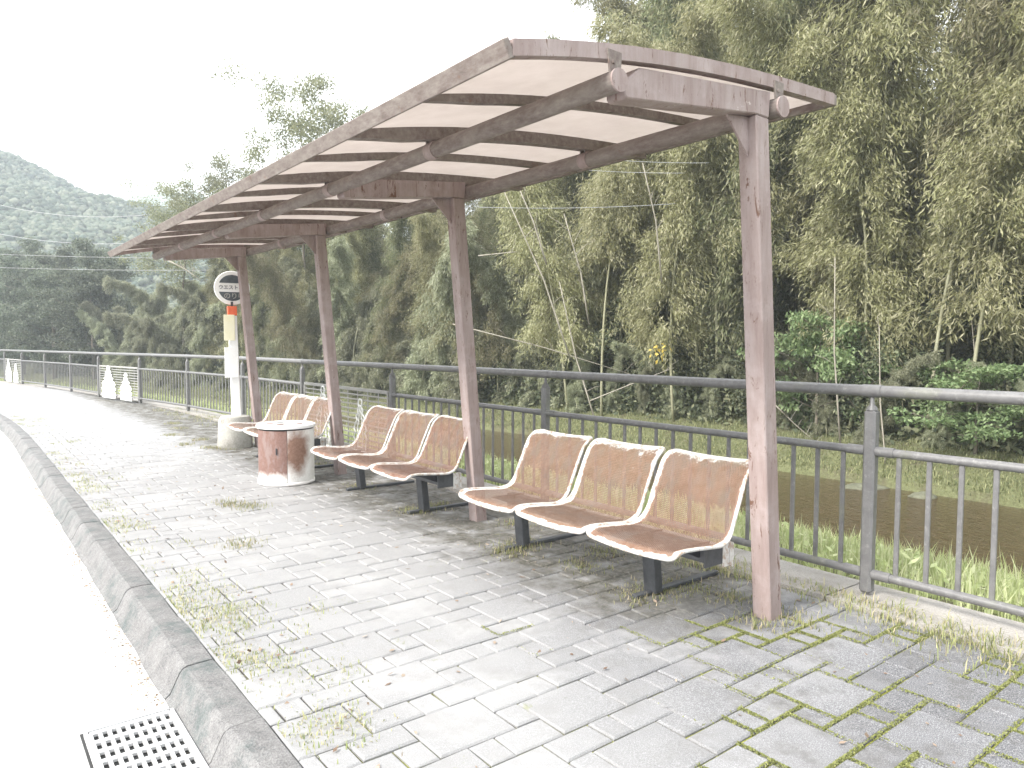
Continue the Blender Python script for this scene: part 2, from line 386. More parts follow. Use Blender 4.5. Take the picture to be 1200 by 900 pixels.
class MB:
    def __init__(s): s.v = []; s.f = []
    def add(s, vs, fs):
        b = len(s.v); s.v += [Vector(v) for v in vs]; s.f += [tuple(i + b for i in f) for f in fs]; return s
    def box(s, c, size, m=None):
        x, y, z = [d / 2 for d in size]
        vs = [Vector((sx * x, sy * y, sz * z)) for sx in (-1, 1) for sy in (-1, 1) for sz in (-1, 1)]
        if m is not None: vs = [m @ v for v in vs]
        return s.add([v + Vector(c) for v in vs], [(0, 1, 3, 2), (4, 6, 7, 5), (0, 4, 5, 1), (2, 3, 7, 6), (0, 2, 6, 4), (1, 5, 7, 3)])
    def bar(s, p0, p1, w, h, up=(0, 0, 1)):
        p0, p1, up = Vector(p0), Vector(p1), Vector(up); d = (p1 - p0).normalized(); sd = d.cross(up).normalized(); u2 = sd.cross(d)
        vs = [p + sd * a * w / 2 + u2 * b * h / 2 for p in (p0, p1) for a, b in ((-1, -1), (1, -1), (1, 1), (-1, 1))]
        return s.add(vs, [(3, 2, 1, 0), (4, 5, 6, 7), (0, 1, 5, 4), (1, 2, 6, 5), (2, 3, 7, 6), (3, 0, 4, 7)])
    def tube(s, pts, r, seg=10, closed=False, cap=True):
        pts = [Vector(p) for p in pts]; n = len(pts)
        rs = r if isinstance(r, (list, tuple)) else [r] * n
        ref = None; rings = []
        for i, p in enumerate(pts):
            if closed: d = pts[(i + 1) % n] - pts[i - 1]
            else: d = pts[min(i + 1, n - 1)] - pts[max(i - 1, 0)]
            d.normalize()
            if ref is None:
                ref = d.orthogonal().normalized()
            ref = (ref - d * ref.dot(d)).normalized(); b = d.cross(ref)
            rings.append([p + (ref * math.cos(a) + b * math.sin(a)) * rs[i] for a in [2 * math.pi * k / seg for k in range(seg)]])
        fs = []
        m = n if closed else n - 1
        for i in range(m):
            for k in range(seg):
                a, b_ = i * seg + k, i * seg + (k + 1) % seg; j = ((i + 1) % n) * seg
                fs.append((a, b_, j + (k + 1) % seg, j + k))
        if cap and not closed:
            fs.append(tuple(reversed(range(seg)))); fs.append(tuple((n - 1) * seg + k for k in range(seg)))
        return s.add([v for r_ in rings for v in r_], fs)
    def lathe(s, prof, seg=32, c=(0, 0, 0), a0=0.0, a1=2 * math.pi):
        full = abs(a1 - a0 - 2 * math.pi) < 1e-6; ns = seg if full else seg + 1
        vs = [Vector((c[0] + r * math.cos(a0 + (a1 - a0) * k / seg), c[1] + r * math.sin(a0 + (a1 - a0) * k / seg), c[2] + z)) for r, z in prof for k in range(ns)]
        fs = []
        for i in range(len(prof) - 1):
            for k in range(seg):
                k2 = (k + 1) % ns if full else k + 1
                fs.append((i * ns + k, i * ns + k2, (i + 1) * ns + k2, (i + 1) * ns + k))
        return s.add(vs, fs)
    def prism(s, poly, f0, f1):
        """poly list of 2-D points, f0/f1 map a point to 3-D for the two caps"""
        n = len(poly); a = [f0(*p) for p in poly]; b = [f1(*p) for p in poly]
        return s.add(a + b, [tuple(reversed(range(n))), tuple(range(n, 2 * n))] + [(i, (i + 1) % n, (i + 1) % n + n, i + n) for i in range(n)])
    def build(s, name, mat, parent=None, loc=None, rz=None, smooth=False, bevel=0, kind=None):
        return mesh_obj(name, s.v, s.f, mat, parent, loc, rz, smooth, bevel, kind)

def autosmooth(o, ang=40):
    me = o.data; me.polygons.foreach_set('use_smooth', [True] * len(me.polygons))
    try: me.set_sharp_from_angle(angle=R(ang))
    except Exception: pass
    return o
def noise2(x, y, s=1.0):
    return (math.sin(x * 1.7 * s + 1.3) * math.cos(y * 1.3 * s + .7) + .5 * math.sin(x * 3.9 * s + y * 2.1 * s) + .25 * math.sin(x * 8.3 * s - y * 6.7 * s)) / 1.75

# ------------------------------------------------------------------ terrain, river, road, pavement
PROF = [(-800, -.35), (-300, -.35), (-60, -.3), (-9.4, -.26), (-2.6, -.26), (-2.15, -.12), (.55, -.12), (.92, -.06), (1.25, -.10), (2.2, -.28), (3.2, -.55), (4.4, -.9), (5.6, -1.25), (7.0, -1.65),
        (8.0, -1.92), (8.6, -2.10), (9.4, -2.4), (13.6, -2.4), (14.1, -2.3), (14.25, -1.78), (14.7, -1.62), (15.4, -1.30), (16.4, -1.0), (18, -.7), (21, .8), (26, 4), (34, 9), (46, 15), (70, 22), (120, 24), (300, 20), (700, 10)]
PW = np.array([p[0] for p in PROF]); PZ = np.array([p[1] for p in PROF])
def ground_z(u, w):                    # w measured from the bent pavement line
    z = float(np.interp(w, PW, PZ))
    if w > 18: 
        k = min(1, max(0.0, (62 - u) / 30)); z = -.7 + (z + .7) * k
    if 1.3 < w < 8.5 or w > 14.8: z += .07 * noise2(u * 1.1, w * 1.3)
    return z
us = sorted(set(list(np.arange(-20, 40, 1.0)) + list(np.arange(40, 90, 3.0)) + [-600, -400, -150, -60, -35, 95, 110, 140, 200, 300, 450, 600]))
ws = sorted(set(list(PW) + list(np.arange(1.6, 8.5, .7)) + list(np.arange(15, 30, 1.5)) + [-100, -30]))
V = []; 
for u in us:
    for w in ws:
        V.append(GB(u, w, ground_z(u, w)))
nw = len(ws)
F = [(i * nw + j, i * nw + j + 1, (i + 1) * nw + j + 1, (i + 1) * nw + j) for i in range(len(us) - 1) for j in range(nw - 1)]
mesh_obj('ground', V, [tuple(reversed(f)) for f in F], M['terrain'], smooth=True, kind='structure')
def ribbon(name, w0, w1, z, mat, u0=-60, u1=160, step=1.0, thick=None, curve=GB):
    uu = list(np.arange(u0, u1 + .01, step)); V = []; 
    for u in uu: V += [curve(u, w0(u) if callable(w0) else w0, z), curve(u, w1(u) if callable(w1) else w1, z)]
    return mesh_obj(name, V, [(2 * i, 2 * i + 2, 2 * i + 3, 2 * i + 1) for i in range(len(uu) - 1)], mat, kind='structure')
ribbon('river', 7.9, 14.9, -1.98, M['water'])
ribbon('road', -9.3, lambda u: -2.42, -.12, M['road'])

KW = -2.25                            # back edge of the kerb
ribbon('pavement_bed', KW + .01, .50, -.012, M['bed'], -14, 60, .5)
# footing of the fence: a long concrete edge, cast in bays
for i in range(-3, 18):
    mb = MB(); a, b = i * 3.0 + .006, i * 3.0 + 2.994; n = 6
    for k in range(n):
        u0, u1 = a + (b - a) * k / n, a + (b - a) * (k + 1) / n
        z0 = .022
        mb.add([GB(u0, .50, -.2), GB(u0, .93, -.2), GB(u0, .93, z0 - .01), GB(u0, .50, z0), GB(u1, .50, -.2), GB(u1, .93, -.2), GB(u1, .93, z0 - .01), GB(u1, .50, z0)],
               [(3, 2, 6, 7), (0, 3, 7, 4), (1, 5, 6, 2)] + ([(0, 1, 2, 3)] if k == 0 else []) + ([(4, 7, 6, 5)] if k == n - 1 else []))
    if i == -3: foot_root = empty('fence_footing', 'long pale concrete footing that carries the metal fence beside the pavement', 'footing', G(0, .7), RZ); foot_root['kind'] = 'structure'
    o = mb.build('footing_bay', M['strip']); o.parent = foot_root; o.matrix_parent_inverse = foot_root.matrix_basis.inverted()

# kerb: stones of .6 m, face sloped, following the bend
kerb_root = empty('kerb', None, None, G(0, -2.3), RZ); kerb_root['kind'] = 'structure'
kinv = kerb_root.matrix_basis.inverted()
def kerb_stone(u0, u1, jit):
    prof = [(-2.445, -.2), (-2.445, -.115), (-2.425, -.10), (-2.385, -.022), (-2.372, -.006), (-2.355, 0.002), (-2.30, .004), (KW, .003), (KW, -.2)]
    mb = MB(); n = len(prof); vs = []; cuts = 3
    for k in range(cuts + 1):
        u = u0 + (u1 - u0) * k / cuts
        for (w, z) in prof:
            vs.append(GB(u, w + .006 * noise2(u * 5, w * 9) * (z > -.12), z + jit + .003 * noise2(u * 11, w * 17) * (z > -.12)))
    fs = [(k * n + i, k * n + i + 1, (k + 1) * n + i + 1, (k + 1) * n + i) for k in range(cuts) for i in range(n - 1)]
    fs += [tuple(range(n)), tuple(cuts * n + i for i in reversed(range(n)))]
    mb.add(vs, fs); return mb
u = -3.0
while u < 34:
    L = .6; o = kerb_stone(u + .003, u + L - .003, random.uniform(-.003, .003)).build('kerb_stone', M['kerb'])
    o.parent = kerb_root; o.matrix_parent_inverse = kinv; u += L

# pavers: big slabs with small and medium setts laid between them
A_, B_ = .133, .104; J = .0035
def paver_mesh(su, sw, seed):
    r = random.Random(seed); c = .0065; h = .0
    x, y = su / 2 - J, sw / 2 - J
    def j(): return r.uniform(-.0025, .0025)
    bot = [(-x, -y), (x, -y), (x, y), (-x, y)]
    vs = [(a + j(), b + j(), -.05) for a, b in bot]
    vs += [(vs[i][0], vs[i][1], -.006) for i in range(4)]
    vs += [(vs[i][0] - math.copysign(c, vs[i][0]), vs[i][1] - math.copysign(c, vs[i][1]), r.uniform(-.001, .0015)) for i in range(4)]
    fs = [(i, (i + 1) % 4, (i + 1) % 4 + 4, i + 4) for i in range(4)] + [(i + 4, (i + 1) % 4 + 4, (i + 1) % 4 + 8, i + 8) for i in range(4)] + [(8, 9, 10, 11)]
    return vs, fs
PAV = []
offs = {}; g = 0
for k in range(-3, 12):
    offs[k] = g % 3; g += random.choice([1, 1, 2])
W00 = KW + .02
ncol = int(40 / A_)
for k in range(-3, 12):
    s0 = offs[k]; w0 = W00 + k * 4 * B_ - .06
    gk = (s0 + 2) % 3; gn = (offs.get(k + 1, 0) + 2) % 3
    rem = ({0, 1, 2} - {gk, gn}).pop() if gk != gn else (gk + 1) % 3
    for c in range(-int(10 / A_), ncol):
        ph = c % 3; u0 = c * A_
        if ph == s0: PAV.append((u0, w0, 2 * A_, 3 * B_))
        if ph == gk:
            PAV.append((u0, w0 + B_, A_, B_)); PAV.append((u0, w0 + 2 * B_, A_, 2 * B_))
        if ph == gn: PAV.append((u0, w0 + 3 * B_, A_, 2 * B_))
        if ph == rem: PAV.append((u0, w0 + 3 * B_, A_, B_))
pieces = []
for (u0, w0, su, sw) in PAV:
    a, b = max(w0, KW + .004), min(w0 + sw, .495)
    if b - a < .035: continue
    cu, cw = u0 + su / 2, (a + b) / 2
    p = G(cu, cw - bend(cu)); d = math.hypot(p.x, p.y)
    dep = p.y
    vis = dep > 1.0 and abs(p.x) / dep < .74 and HC / dep < .60
    pieces.append((su * (b - a) / max(dep, .5) ** 3 if vis else 0, cu, cw, su, b - a))
pieces.sort(key=lambda t: -t[0])
pav_root = empty('pavement', None, None, G(0, 0), RZ); pav_root['kind'] = 'structure'
cache = {}
for sc, cu, cw, su, sw in pieces[:298]:
    key = (round(su, 3), round(sw, 3), random.randrange(3))
    if key not in cache:
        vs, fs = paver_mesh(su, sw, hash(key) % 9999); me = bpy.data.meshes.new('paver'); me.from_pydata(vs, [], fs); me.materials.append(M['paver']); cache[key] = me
    o = link('paver', cache[key], pav_root, (-cu, cw - bend(cu), random.uniform(-.003, .002)))
    o.rotation_euler = (random.uniform(-.008, .008), random.uniform(-.008, .008), random.uniform(-.008, .008))
mb = MB()
for sc, cu, cw, su, sw in pieces[298:]:
    vs, fs = paver_mesh(su, sw, int(cu * 997 + cw * 131)); rr = random.uniform(-.008, .008); dz = random.uniform(-.003, .002); tx, ty = random.uniform(-.008, .008), random.uniform(-.008, .008)
    b0 = bend(cu); sl = (bend(cu + .2) - bend(cu - .2)) / .4
    vs2 = [G(cu - x, cw - b0 + y + sl * x, z + dz + tx * x + ty * y) for x, y, z in vs]
    mb.add(vs2, fs)
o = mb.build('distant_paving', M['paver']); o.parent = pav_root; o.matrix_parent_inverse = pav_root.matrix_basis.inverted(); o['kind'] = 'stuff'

# ------------------------------------------------------------------ bus shelter
sh = empty('bus_shelter', 'long brown open bus shelter with arched milky roof leaning over the pavement', 'bus shelter', G(0, 0), RZ)
def SL(u, w, z): return Vector((-u, w, z + .0095 * u * (z / 2.4)))     # shelter coordinates: slightly taller at the far end
LP = 2.4714; PS = .10
def lean(z): return -.0885 * z
def plate(name, poly, u0, u1, mat, parent, bevel=.003):
    mb = MB(); mb.prism(poly, lambda w, z: SL(u0, w, z), lambda w, z: SL(u1, w, z)); return mb.build(name, mat, parent, bevel=bevel)
for i in range(4):
    u0 = i * LP
    zt = 2.37
    mb = MB(); vs = []
    for z in (-.04, 0.0, .6, 1.2, 1.8, zt):
        for du, dw in ((0, 0), (PS, 0), (PS, PS), (0, PS)): vs.append(SL(u0 + du, lean(z) + dw, z))
    n = 6; fs = [(4 * k + a, 4 * k + (a + 1) % 4, 4 * (k + 1) + (a + 1) % 4, 4 * (k + 1) + a) for k in range(n - 1) for a in range(4)]
    fs += [(3, 2, 1, 0), tuple(4 * (n - 1) + a for a in range(4))]
    mb.add(vs, fs); po = mb.build('post', M['post'], sh, bevel=.006)
    # beam with cut-off tip, sloping down to the road
    poly = [(-.108, 2.372), (-.208, 2.372), (-1.045, 2.264), (-1.058, 2.276), (-1.058, 2.325), (-.975, 2.394), (-.10, 2.492)]
    plate('beam', poly, u0, u0 + PS, M['post'], sh, .005)
    mb = MB(); mb.prism([(-.205, 2.369), (-.36, 2.352), (-.195, 2.19)], lambda w, z: SL(u0 + .045, w, z), lambda w, z: SL(u0 + .055, w, z)); mb.build('gusset', M['post'], sh)
def pipe(w, z0, z1, r, u0, u1):
    mb = MB(); pts = [Vector((-(u0 + (u1 - u0) * k / 12), w, z0 + (z1 - z0) * k / 12)) for k in range(13)]
    mb.tube(pts, r, 20); o = mb.build('roof_pipe', M['roofpaint'], sh); autosmooth(o)
    for uu, sg in ((u0, -1), (u1, 1)):
        c = MB(); z = z0 if sg < 0 else z1
        c.lathe([(0, 0), (r + .003, 0), (r + .003, .008), (0, .008)], 20)
        rot = Matrix.Rotation(R(90), 4, 'Y')
        c.v = [rot @ v for v in c.v]; oc = c.build('end_cap', M['post'], o, loc=(-uu + (.001 if sg < 0 else -.009), w, z)); 
UE = 7.56
pipe(-1.125, 2.303, 2.385, .040, -.03, UE)
pipe(-.055, 2.425, 2.512, .045, -.03, UE)
ARCH = [(-1.625, 2.318), (-1.45, 2.372), (-1.117, 2.433), (-.725, 2.490), (-.192, 2.550), (.15, 2.575), (.455, 2.588)]
aw = np.array([a[0] for a in ARCH]); az = np.array([a[1] for a in ARCH]); pf = np.polyfit(aw, az, 3)
def arch(w): return float(np.polyval(pf, w))
NA = 14; AWS = [-1.60 + (0.44 + 1.60) * k / NA for k in range(NA + 1)]
def rise(u): return .0085 * max(0, min(u, 8))
def rib(u0, wd, dep, name='roof_rib'):
    mb = MB(); vs = []
    for w in AWS:
        z = arch(w) - .012 + rise(u0)
        sl = math.atan(np.polyval(np.polyder(pf), w)); nx, nzv = -math.sin(sl), math.cos(sl)
        dp = dep * min(1.0, .55 + .45 * (w + 1.6) / .28)
        for du, d in ((0, 0), (wd, 0), (wd, -dp), (0, -dp)): vs.append(Vector((-(u0 + du), w + nx * d, z + nzv * d)))
    n = NA + 1
    fs = [(4 * k + a, 4 * k + (a + 1) % 4, 4 * (k + 1) + (a + 1) % 4, 4 * (k + 1) + a) for k in range(n - 1) for a in range(4)]
    fs += [(3, 2, 1, 0), tuple(4 * (n - 1) + a for a in range(4))]
    mb.add(vs, fs); o = mb.build(name, M['roofpaint'], sh); return autosmooth(o, 30)
RU = [0.0 + i * .6285 for i in range(13)]
for i, ru in enumerate(RU):
    if i in (0, 12):
        mb = MB(); vs = []          # gable fascia: deeper flat band
        for w in AWS:
            z = arch(w) + .004 + rise(ru)
            for du, d in ((-.012, .004), (.032, .004), (.032, -.052), (-.012, -.052)): vs.append(Vector((-(ru + du), w, z + d)))
        n = NA + 1; fs = [(4 * k + a, 4 * k + (a + 1) % 4, 4 * (k + 1) + (a + 1) % 4, 4 * (k + 1) + a) for k in range(n - 1) for a in range(4)]
        fs += [(3, 2, 1, 0), tuple(4 * (n - 1) + a for a in range(4))]
        mb.add(vs, fs); g_ = mb.build('gable_fascia', M['post'], sh); autosmooth(g_, 30)
    elif i % 2 == 0: rib(ru - .03, .06, .062)
    else: rib(ru - .018, .036, .04)
    if i % 2 == 0:
        for w, zp, r in ((-1.125, 2.303 + .082 * ru / 7.56, .040), (-.055, 2.425 + .087 * ru / 7.56, .045)):
            za = arch(w) + rise(ru) - .05
            mb = MB()
            if za - zp > .02:
                for s_ in ((-.018,) if i == 0 else (-.022, .014)):
                    mb.prism([(w - .045, za + .03), (w + .03, za + .03), (w + .025, zp + .01), (w + .01, zp - .025), (w - .02, zp - .02)], lambda a, b: Vector((-(ru + s_), a, b)), lambda a, b: Vector((-(ru + s_ + .008), a, b)))
                    mb.tube([Vector((-(ru + s_ - .006), w - .015, za - .012)), Vector((-(ru + s_ + .014), w - .015, za - .012))], .008, 6)
                mb.build('bracket', M['roofpaint'], sh)
            else:
                mb.prism([(w - .04, za + .03), (w + .04, za + .03), (w + .03, zp - .04), (w, zp - .06), (w - .03, zp - .04)], lambda a, b: Vector((-(ru - .02), a, b)), lambda a, b: Vector((-(ru - .012), a, b)))
                mb.build('bracket', M['roofpaint'], sh)
            if i not in (0, 12):
                c = MB(); c.tube([Vector((-(ru - .035), w, zp)), Vector((-(ru + .035), w, zp))], r + .004, 16); autosmooth(c.build('pipe_clamp', M['post'], sh))
for i in range(12):                   # translucent sheets, one a bay
    mb = MB(); a, b = RU[i] + (.012 if i == 0 else .0015), RU[i + 1] - .0015
    top = [Vector((-uu, w, arch(w) + rise(uu) - .004)) for uu in (a, b) for w in AWS]
    bot = [v - Vector((0, 0, .006)) for v in top]; n = NA + 1
    fs = [(k, k + 1, n + k + 1, n + k) for k in range(NA)] + [(2 * n + k, 3 * n + k, 3 * n + k + 1, 2 * n + k + 1) for k in range(NA)]
    fs += [(k, 2 * n + k, 2 * n + k + 1, k + 1) for k in range(NA)] + [(n + k, n + k + 1, 3 * n + k + 1, 3 * n + k) for k in range(NA)]
    mb.add(top + bot, fs); autosmooth(mb.build('roof_panel', M['panel'], sh), 60)
for (w, nm, rot) in ((-1.615, 'front_eave', R(28)), (.452, 'rear_eave', R(4))):
    for k in range(3):
        ua, ub = -.012 + k * 2.529 + .002, -.012 + (k + 1) * 2.529
        za, zb = arch(w) + rise(ua), arch(w) + rise(ub)
        mb = MB(); hh = .066 if w < 0 else .052
        mb.bar((-ua, w, za - .022), (-ub, w, zb - .022), .030, hh, (0, -math.sin(rot), math.cos(rot)))
        mb.build('eave_rail', M['post'] if False else M['roofpaint'], sh, bevel=.003)

# ------------------------------------------------------------------ benches
PR = [(-.575, .372), (-.565, .392), (-.545, .402), (-.50, .404), (-.42, .398), (-.33, .389), (-.26, .383), (-.215, .386), (-.175, .399), (-.142, .43), (-.118, .475), (-.09, .54), (-.062, .60), (-.034, .66), (-.008, .705), (.02, .728), (.045, .742), (.075, .748)]
def seat_geo():
    pts = [Vector((0, *p)) for p in PR]; L = [0]
    for i in range(1, len(pts)): L.append(L[-1] + (pts[i] - pts[i - 1]).length)
    T = L[-1]; nS, nT = 46, 18; s_list = []
    for k in range(nS + 1):
        t = k / nS; s_list.append(T * (t + .02 * math.sin(2 * math.pi * t) * -1))
    s_list[0] = 0; s_list[-1] = T
    s_list = sorted(s_list + [.006, .015, T - .006, T - .015])
    def at(s):
        for i in range(1, len(L)):
            if s <= L[i] + 1e-9:
                t = (s - L[i - 1]) / (L[i] - L[i - 1]); p = pts[i - 1].lerp(pts[i], t); d = (pts[i] - pts[i - 1]).normalized(); return p, d
        return pts[-1], (pts[-1] - pts[-2]).normalized()
    def hw(s):
        base = .286 - .018 * min(1, max(0, (s - .35) / .15)); r = .042
        for d in (s, T - s):
            if d < r: base -= r * (1 - math.sqrt(max(0, 1 - ((r - d) / r) ** 2)))
        return base
    V = []; UV = []; 
    for s in s_list:
        p, d = at(s); nrm = Vector((0, -d.z, d.y)); h = hw(s)
        for j in range(nT + 1):
            t = -1 + 2 * j / nT; x = t * h
            dish = .009 * (abs(t) ** 2.5) - .003
            droop = -.012 * (1 - t * t) * max(0, 1 - s / .12)
            V.append(p + Vector((x, 0, 0)) + nrm * dish + Vector((0, 0, droop))); UV.append((x, s))
    n = nT + 1; m = len(s_list)
    F = [(i * n + j, i * n + j + 1, (i + 1) * n + j + 1, (i + 1) * n + j) for i in range(m - 1) for j in range(nT)]
    loop = [V[j] for j in range(0, n)] + [V[i * n + n - 1] for i in range(1, m)] + [V[(m - 1) * n + j] for j in range(n - 2, -1, -1)] + [V[i * n] for i in range(m - 2, 0, -1)]
    return V, F, UV, loop
sV, sF, sUV, sLoop = seat_geo()
seat_me = bpy.data.meshes.new('seat'); seat_me.from_pydata([tuple(v) for v in sV], [], sF); seat_me.materials.append(M['seat'])
ul = seat_me.uv_layers.new(name='UVMap')
for lp in seat_me.loops: ul.data[lp.index].uv = sUV[lp.vertex_index]
seat_me.polygons.foreach_set('use_smooth', [True] * len(seat_me.polygons))
rb = MB(); lp2 = []
for i, p in enumerate(sLoop):
    if not lp2 or (p - lp2[-1]).length > .006: lp2.append(p)
rb.tube(lp2, .0095, 8, closed=True)
rim_me = bpy.data.meshes.new('rim'); rim_me.from_pydata([tuple(v) for v in rb.v], [], rb.f); rim_me.materials.append(M['rim']); rim_me.polygons.foreach_set('use_smooth', [True] * len(rim_me.polygons))
def make_bench(label, u_right):
    b = empty('bench', label, 'bench', G(u_right, 0), RZ, 'three-seat benches under the shelter')
    for k in range(3):
        st = link('seat', seat_me, b, (-(.285 + k * .582), 0, 0)); link('rim', rim_me, st)
    mb = MB(); mb.box((-.873, -.20, .318), (1.62, .06, .085)); mb.build('seat_beam', M['leg'], b, bevel=.004)
    for ul_ in (.50, 1.62):
        mb = MB(); mb.bar((-ul_, -.14, .012), (-ul_, -.17, .30), .058, .085, (1, 0, 0)); mb.build('leg', M['leg'], b, bevel=.004)
        mb = MB(); mb.box((-ul_, .06, .012), (.04, .70, .022)); mb.build('foot', M['leg'], b, bevel=.003)
    for k in range(3):
        for dx in (-.15, .15):
            mb = MB(); x = -(.285 + k * .582) + dx
            mb.prism([(-.42, .372), (-.15, .368), (-.18, .305), (-.24, .30)], lambda y, z: Vector((x - .003, y, z)), lambda y, z: Vector((x + .003, y, z))); mb.build('seat_bracket', M['leg'], b)
    mb = MB(); mb.box((-.055, -.13, .315), (.006, .05, .12)); mb.box((-.052, -.10, .315), (.04, .006, .12)); mb.build('end_plate', M['rim'], b, bevel=.001)
    mb = MB(); mb.box((-.059, -.19, .325), (.008, .20, .10)); mb.build('end_plate', M['leg'], b)
    return b
make_bench('rusty three-seat bench nearest the camera, its whole length in view beside the near post', .115)
make_bench('middle rusty three-seat bench, between the second and third shelter posts', 2.50)
make_bench('farthest rusty three-seat bench, half hidden behind the round litter bin', 4.97)

# ------------------------------------------------------------------ litter bin
cp = Vector((-2.19, 6.92, 0)); can = empty('litter_bin', 'round white metal litter bin streaked with rust standing before the far bench', 'litter bin', cp, math.atan2(-cp.y, -cp.x) + R(90))
RC = .262; HCN = .565                  # local -Y faces the viewer
def arcw(name, a0, a1, r, z0, z1, mat, th=.006):
    mb = MB(); prof = [(r - th, z0), (r, z0 + .002), (r, (z0 + z1) / 2), (r, z1 - .002), (r - th, z1)]
    mb.lathe(prof, 26, a0=a0, a1=a1); n = 27
    mb.f.append(tuple(i * n for i in range(5))); mb.f.append(tuple(i * n + 26 for i in reversed(range(5))))
    return autosmooth(mb.build(name, mat, can), 50)
arcw('body_panel', R(-88), R(168), RC, .03, HCN - .042, M['can'])
arcw('door', R(169), R(271.2), RC - .004, .035, HCN - .045, M['door'])
mb = MB(); mb.lathe([(.0, .0), (RC - .018, 0), (RC - .012, .03), (RC - .012, HCN - .02), (0, HCN - .02)], 40); mb.build('inner_drum', M['dark'], can, smooth=True)
mb = MB(); mb.lathe([(RC + .002, .002), (RC + .006, .006), (RC + .004, .03), (RC - .01, .032), (RC - .01, .002)], 40); mb.build('base_ring', M['door'], can, smooth=True)
mb = MB(); mb.lathe([(RC - .02, HCN - .03), (RC + .012, HCN - .028), (RC + .016, HCN - .012), (RC + .012, HCN), (RC - .01, HCN + .008), (RC - .05, HCN + .010), (RC - .06, HCN + .004), (.10, HCN + .012), (.098, HCN - .01)], 48)
lid = autosmooth(mb.build('lid', M['white'], can), 50)
mb = MB(); mb.lathe([(0, HCN - .006), (.097, HCN - .006)], 24); mb.build('opening', M['dark'], lid)
for a in (R(200), R(250), R(320)):
    mb = MB(); mb.prism([(math.cos(t) * .035, math.sin(t) * .02) for t in [k * math.pi / 4 for k in range(8)]], lambda x, y: Vector((x + .155 * math.cos(a), y + .155 * math.sin(a), HCN + .008)), lambda x, y: Vector((x + .155 * math.cos(a), y + .155 * math.sin(a), HCN + .013))); mb.build('stain', M['door'], lid)
mb = MB(); mb.bar((RC * math.cos(R(250)) * 1.01, RC * math.sin(R(250)) * 1.01, .30), (RC * math.cos(R(250)) * 1.01, RC * math.sin(R(250)) * 1.01, .36), .01, .01, (1, 0, 0)); mb.build('handle', M['leg'], can)

# ------------------------------------------------------------------ bus stop sign
sp = Vector((-3.60, 9.28, 0)); sg = empty('bus_stop_sign', 'white bus stop pole with round dark and white sign on a concrete base', 'bus stop sign', sp, math.atan2(-.89, .45) + R(90))
mb = MB(); mb.lathe([(0, -.02), (.205, -.02), (.215, .02), (.205, .36), (.185, .40), (.14, .41), (0, .41)], 28)
mb.v = [v + Vector((.012 * math.sin(v.z * 9 + v.x * 14), .012 * math.cos(v.z * 11 + v.y * 13), 0)) for v in mb.v]; autosmooth(mb.build('base', M['drum'], sg), 50)
mb = MB(); 
mb.bar((.02, 0, .40), (-.012, 0, 1.70), .105, .105, (0, 1, 0)); mb.build('pole', M['white'], sg, bevel=.006)
mb = MB(); mb.bar((-.012, 0, 1.702), (-.015, 0, 1.82), .112, .112, (0, 1, 0)); mb.build('orange_cap', M['orange'], sg, bevel=.005)
mb = MB(); mb.bar((-.015, 0, 1.82), (-.015, 0, 1.88), .03, .03, (0, 1, 0)); mb.build('neck', M['leg'], sg)
mb = MB(); mb.box((-.055, -.062, 1.545), (.13, .012, .33)); mb.build('timetable', M['yellow'], sg, bevel=.002)
mb = MB(); mb.box((-.035, -.064, 1.10), (.165, .014, .39)); mb.build('notice_board', M['white'], sg, bevel=.002)
DC = (-.008, 0, 2.055); DR = .212
mb = MB(); mb.lathe([(0, -.012), (DR, -.012), (DR + .006, 0), (DR, .012), (0, .012)], 40); rx = Matrix.Rotation(R(90), 4, 'X'); mb.v = [rx @ v for v in mb.v]
disc = autosmooth(mb.build('disc', M['white'], sg, loc=DC), 40)
def seg_poly(r, z0, z1, n=16):
    zs = [z0 + (z1 - z0) * k / n for k in range(n + 1)]
    return [(math.sqrt(max(0, r * r - z * z)), z) for z in zs] + [(-math.sqrt(max(0, r * r - z * z)), z) for z in reversed(zs)]
for z0, z1 in ((.062, .168), (-.168, -.052)):
    mb = MB(); mb.prism(seg_poly(.168, z0, z1), lambda x, z: Vector((x, -.0165, z)), lambda x, z: Vector((x, -.0125, z))); mb.build('dark_band', M['slate'], disc)
def text(s, size, x, y, z, mat, parent, name='lettering', shear=0):
    cu = bpy.data.curves.new('txt', 'FONT'); cu.body = s; cu.size = size; cu.align_x = 'LEFT'; cu.align_y = 'CENTER'; cu.extrude = .0012; cu.offset = .0012
    to = bpy.data.objects.new('txt', cu); COL.objects.link(to); dg = bpy.context.evaluated_depsgraph_get(); dg.update()
    me = bpy.data.meshes.new_from_object(to.evaluated_get(dg)); bpy.data.objects.remove(to)
    me.materials.clear(); me.materials.append(mat); me.name = name
    o = link(name, me, parent, (x, y, z)); o.rotation_euler = (R(90), 0, 0); return o
text('ウエストキ', .060, -.165, -.0140, .004, M['ink'], disc)
text('のりば', .085, -.105, -.0180, -.106, M['lattice'], disc)

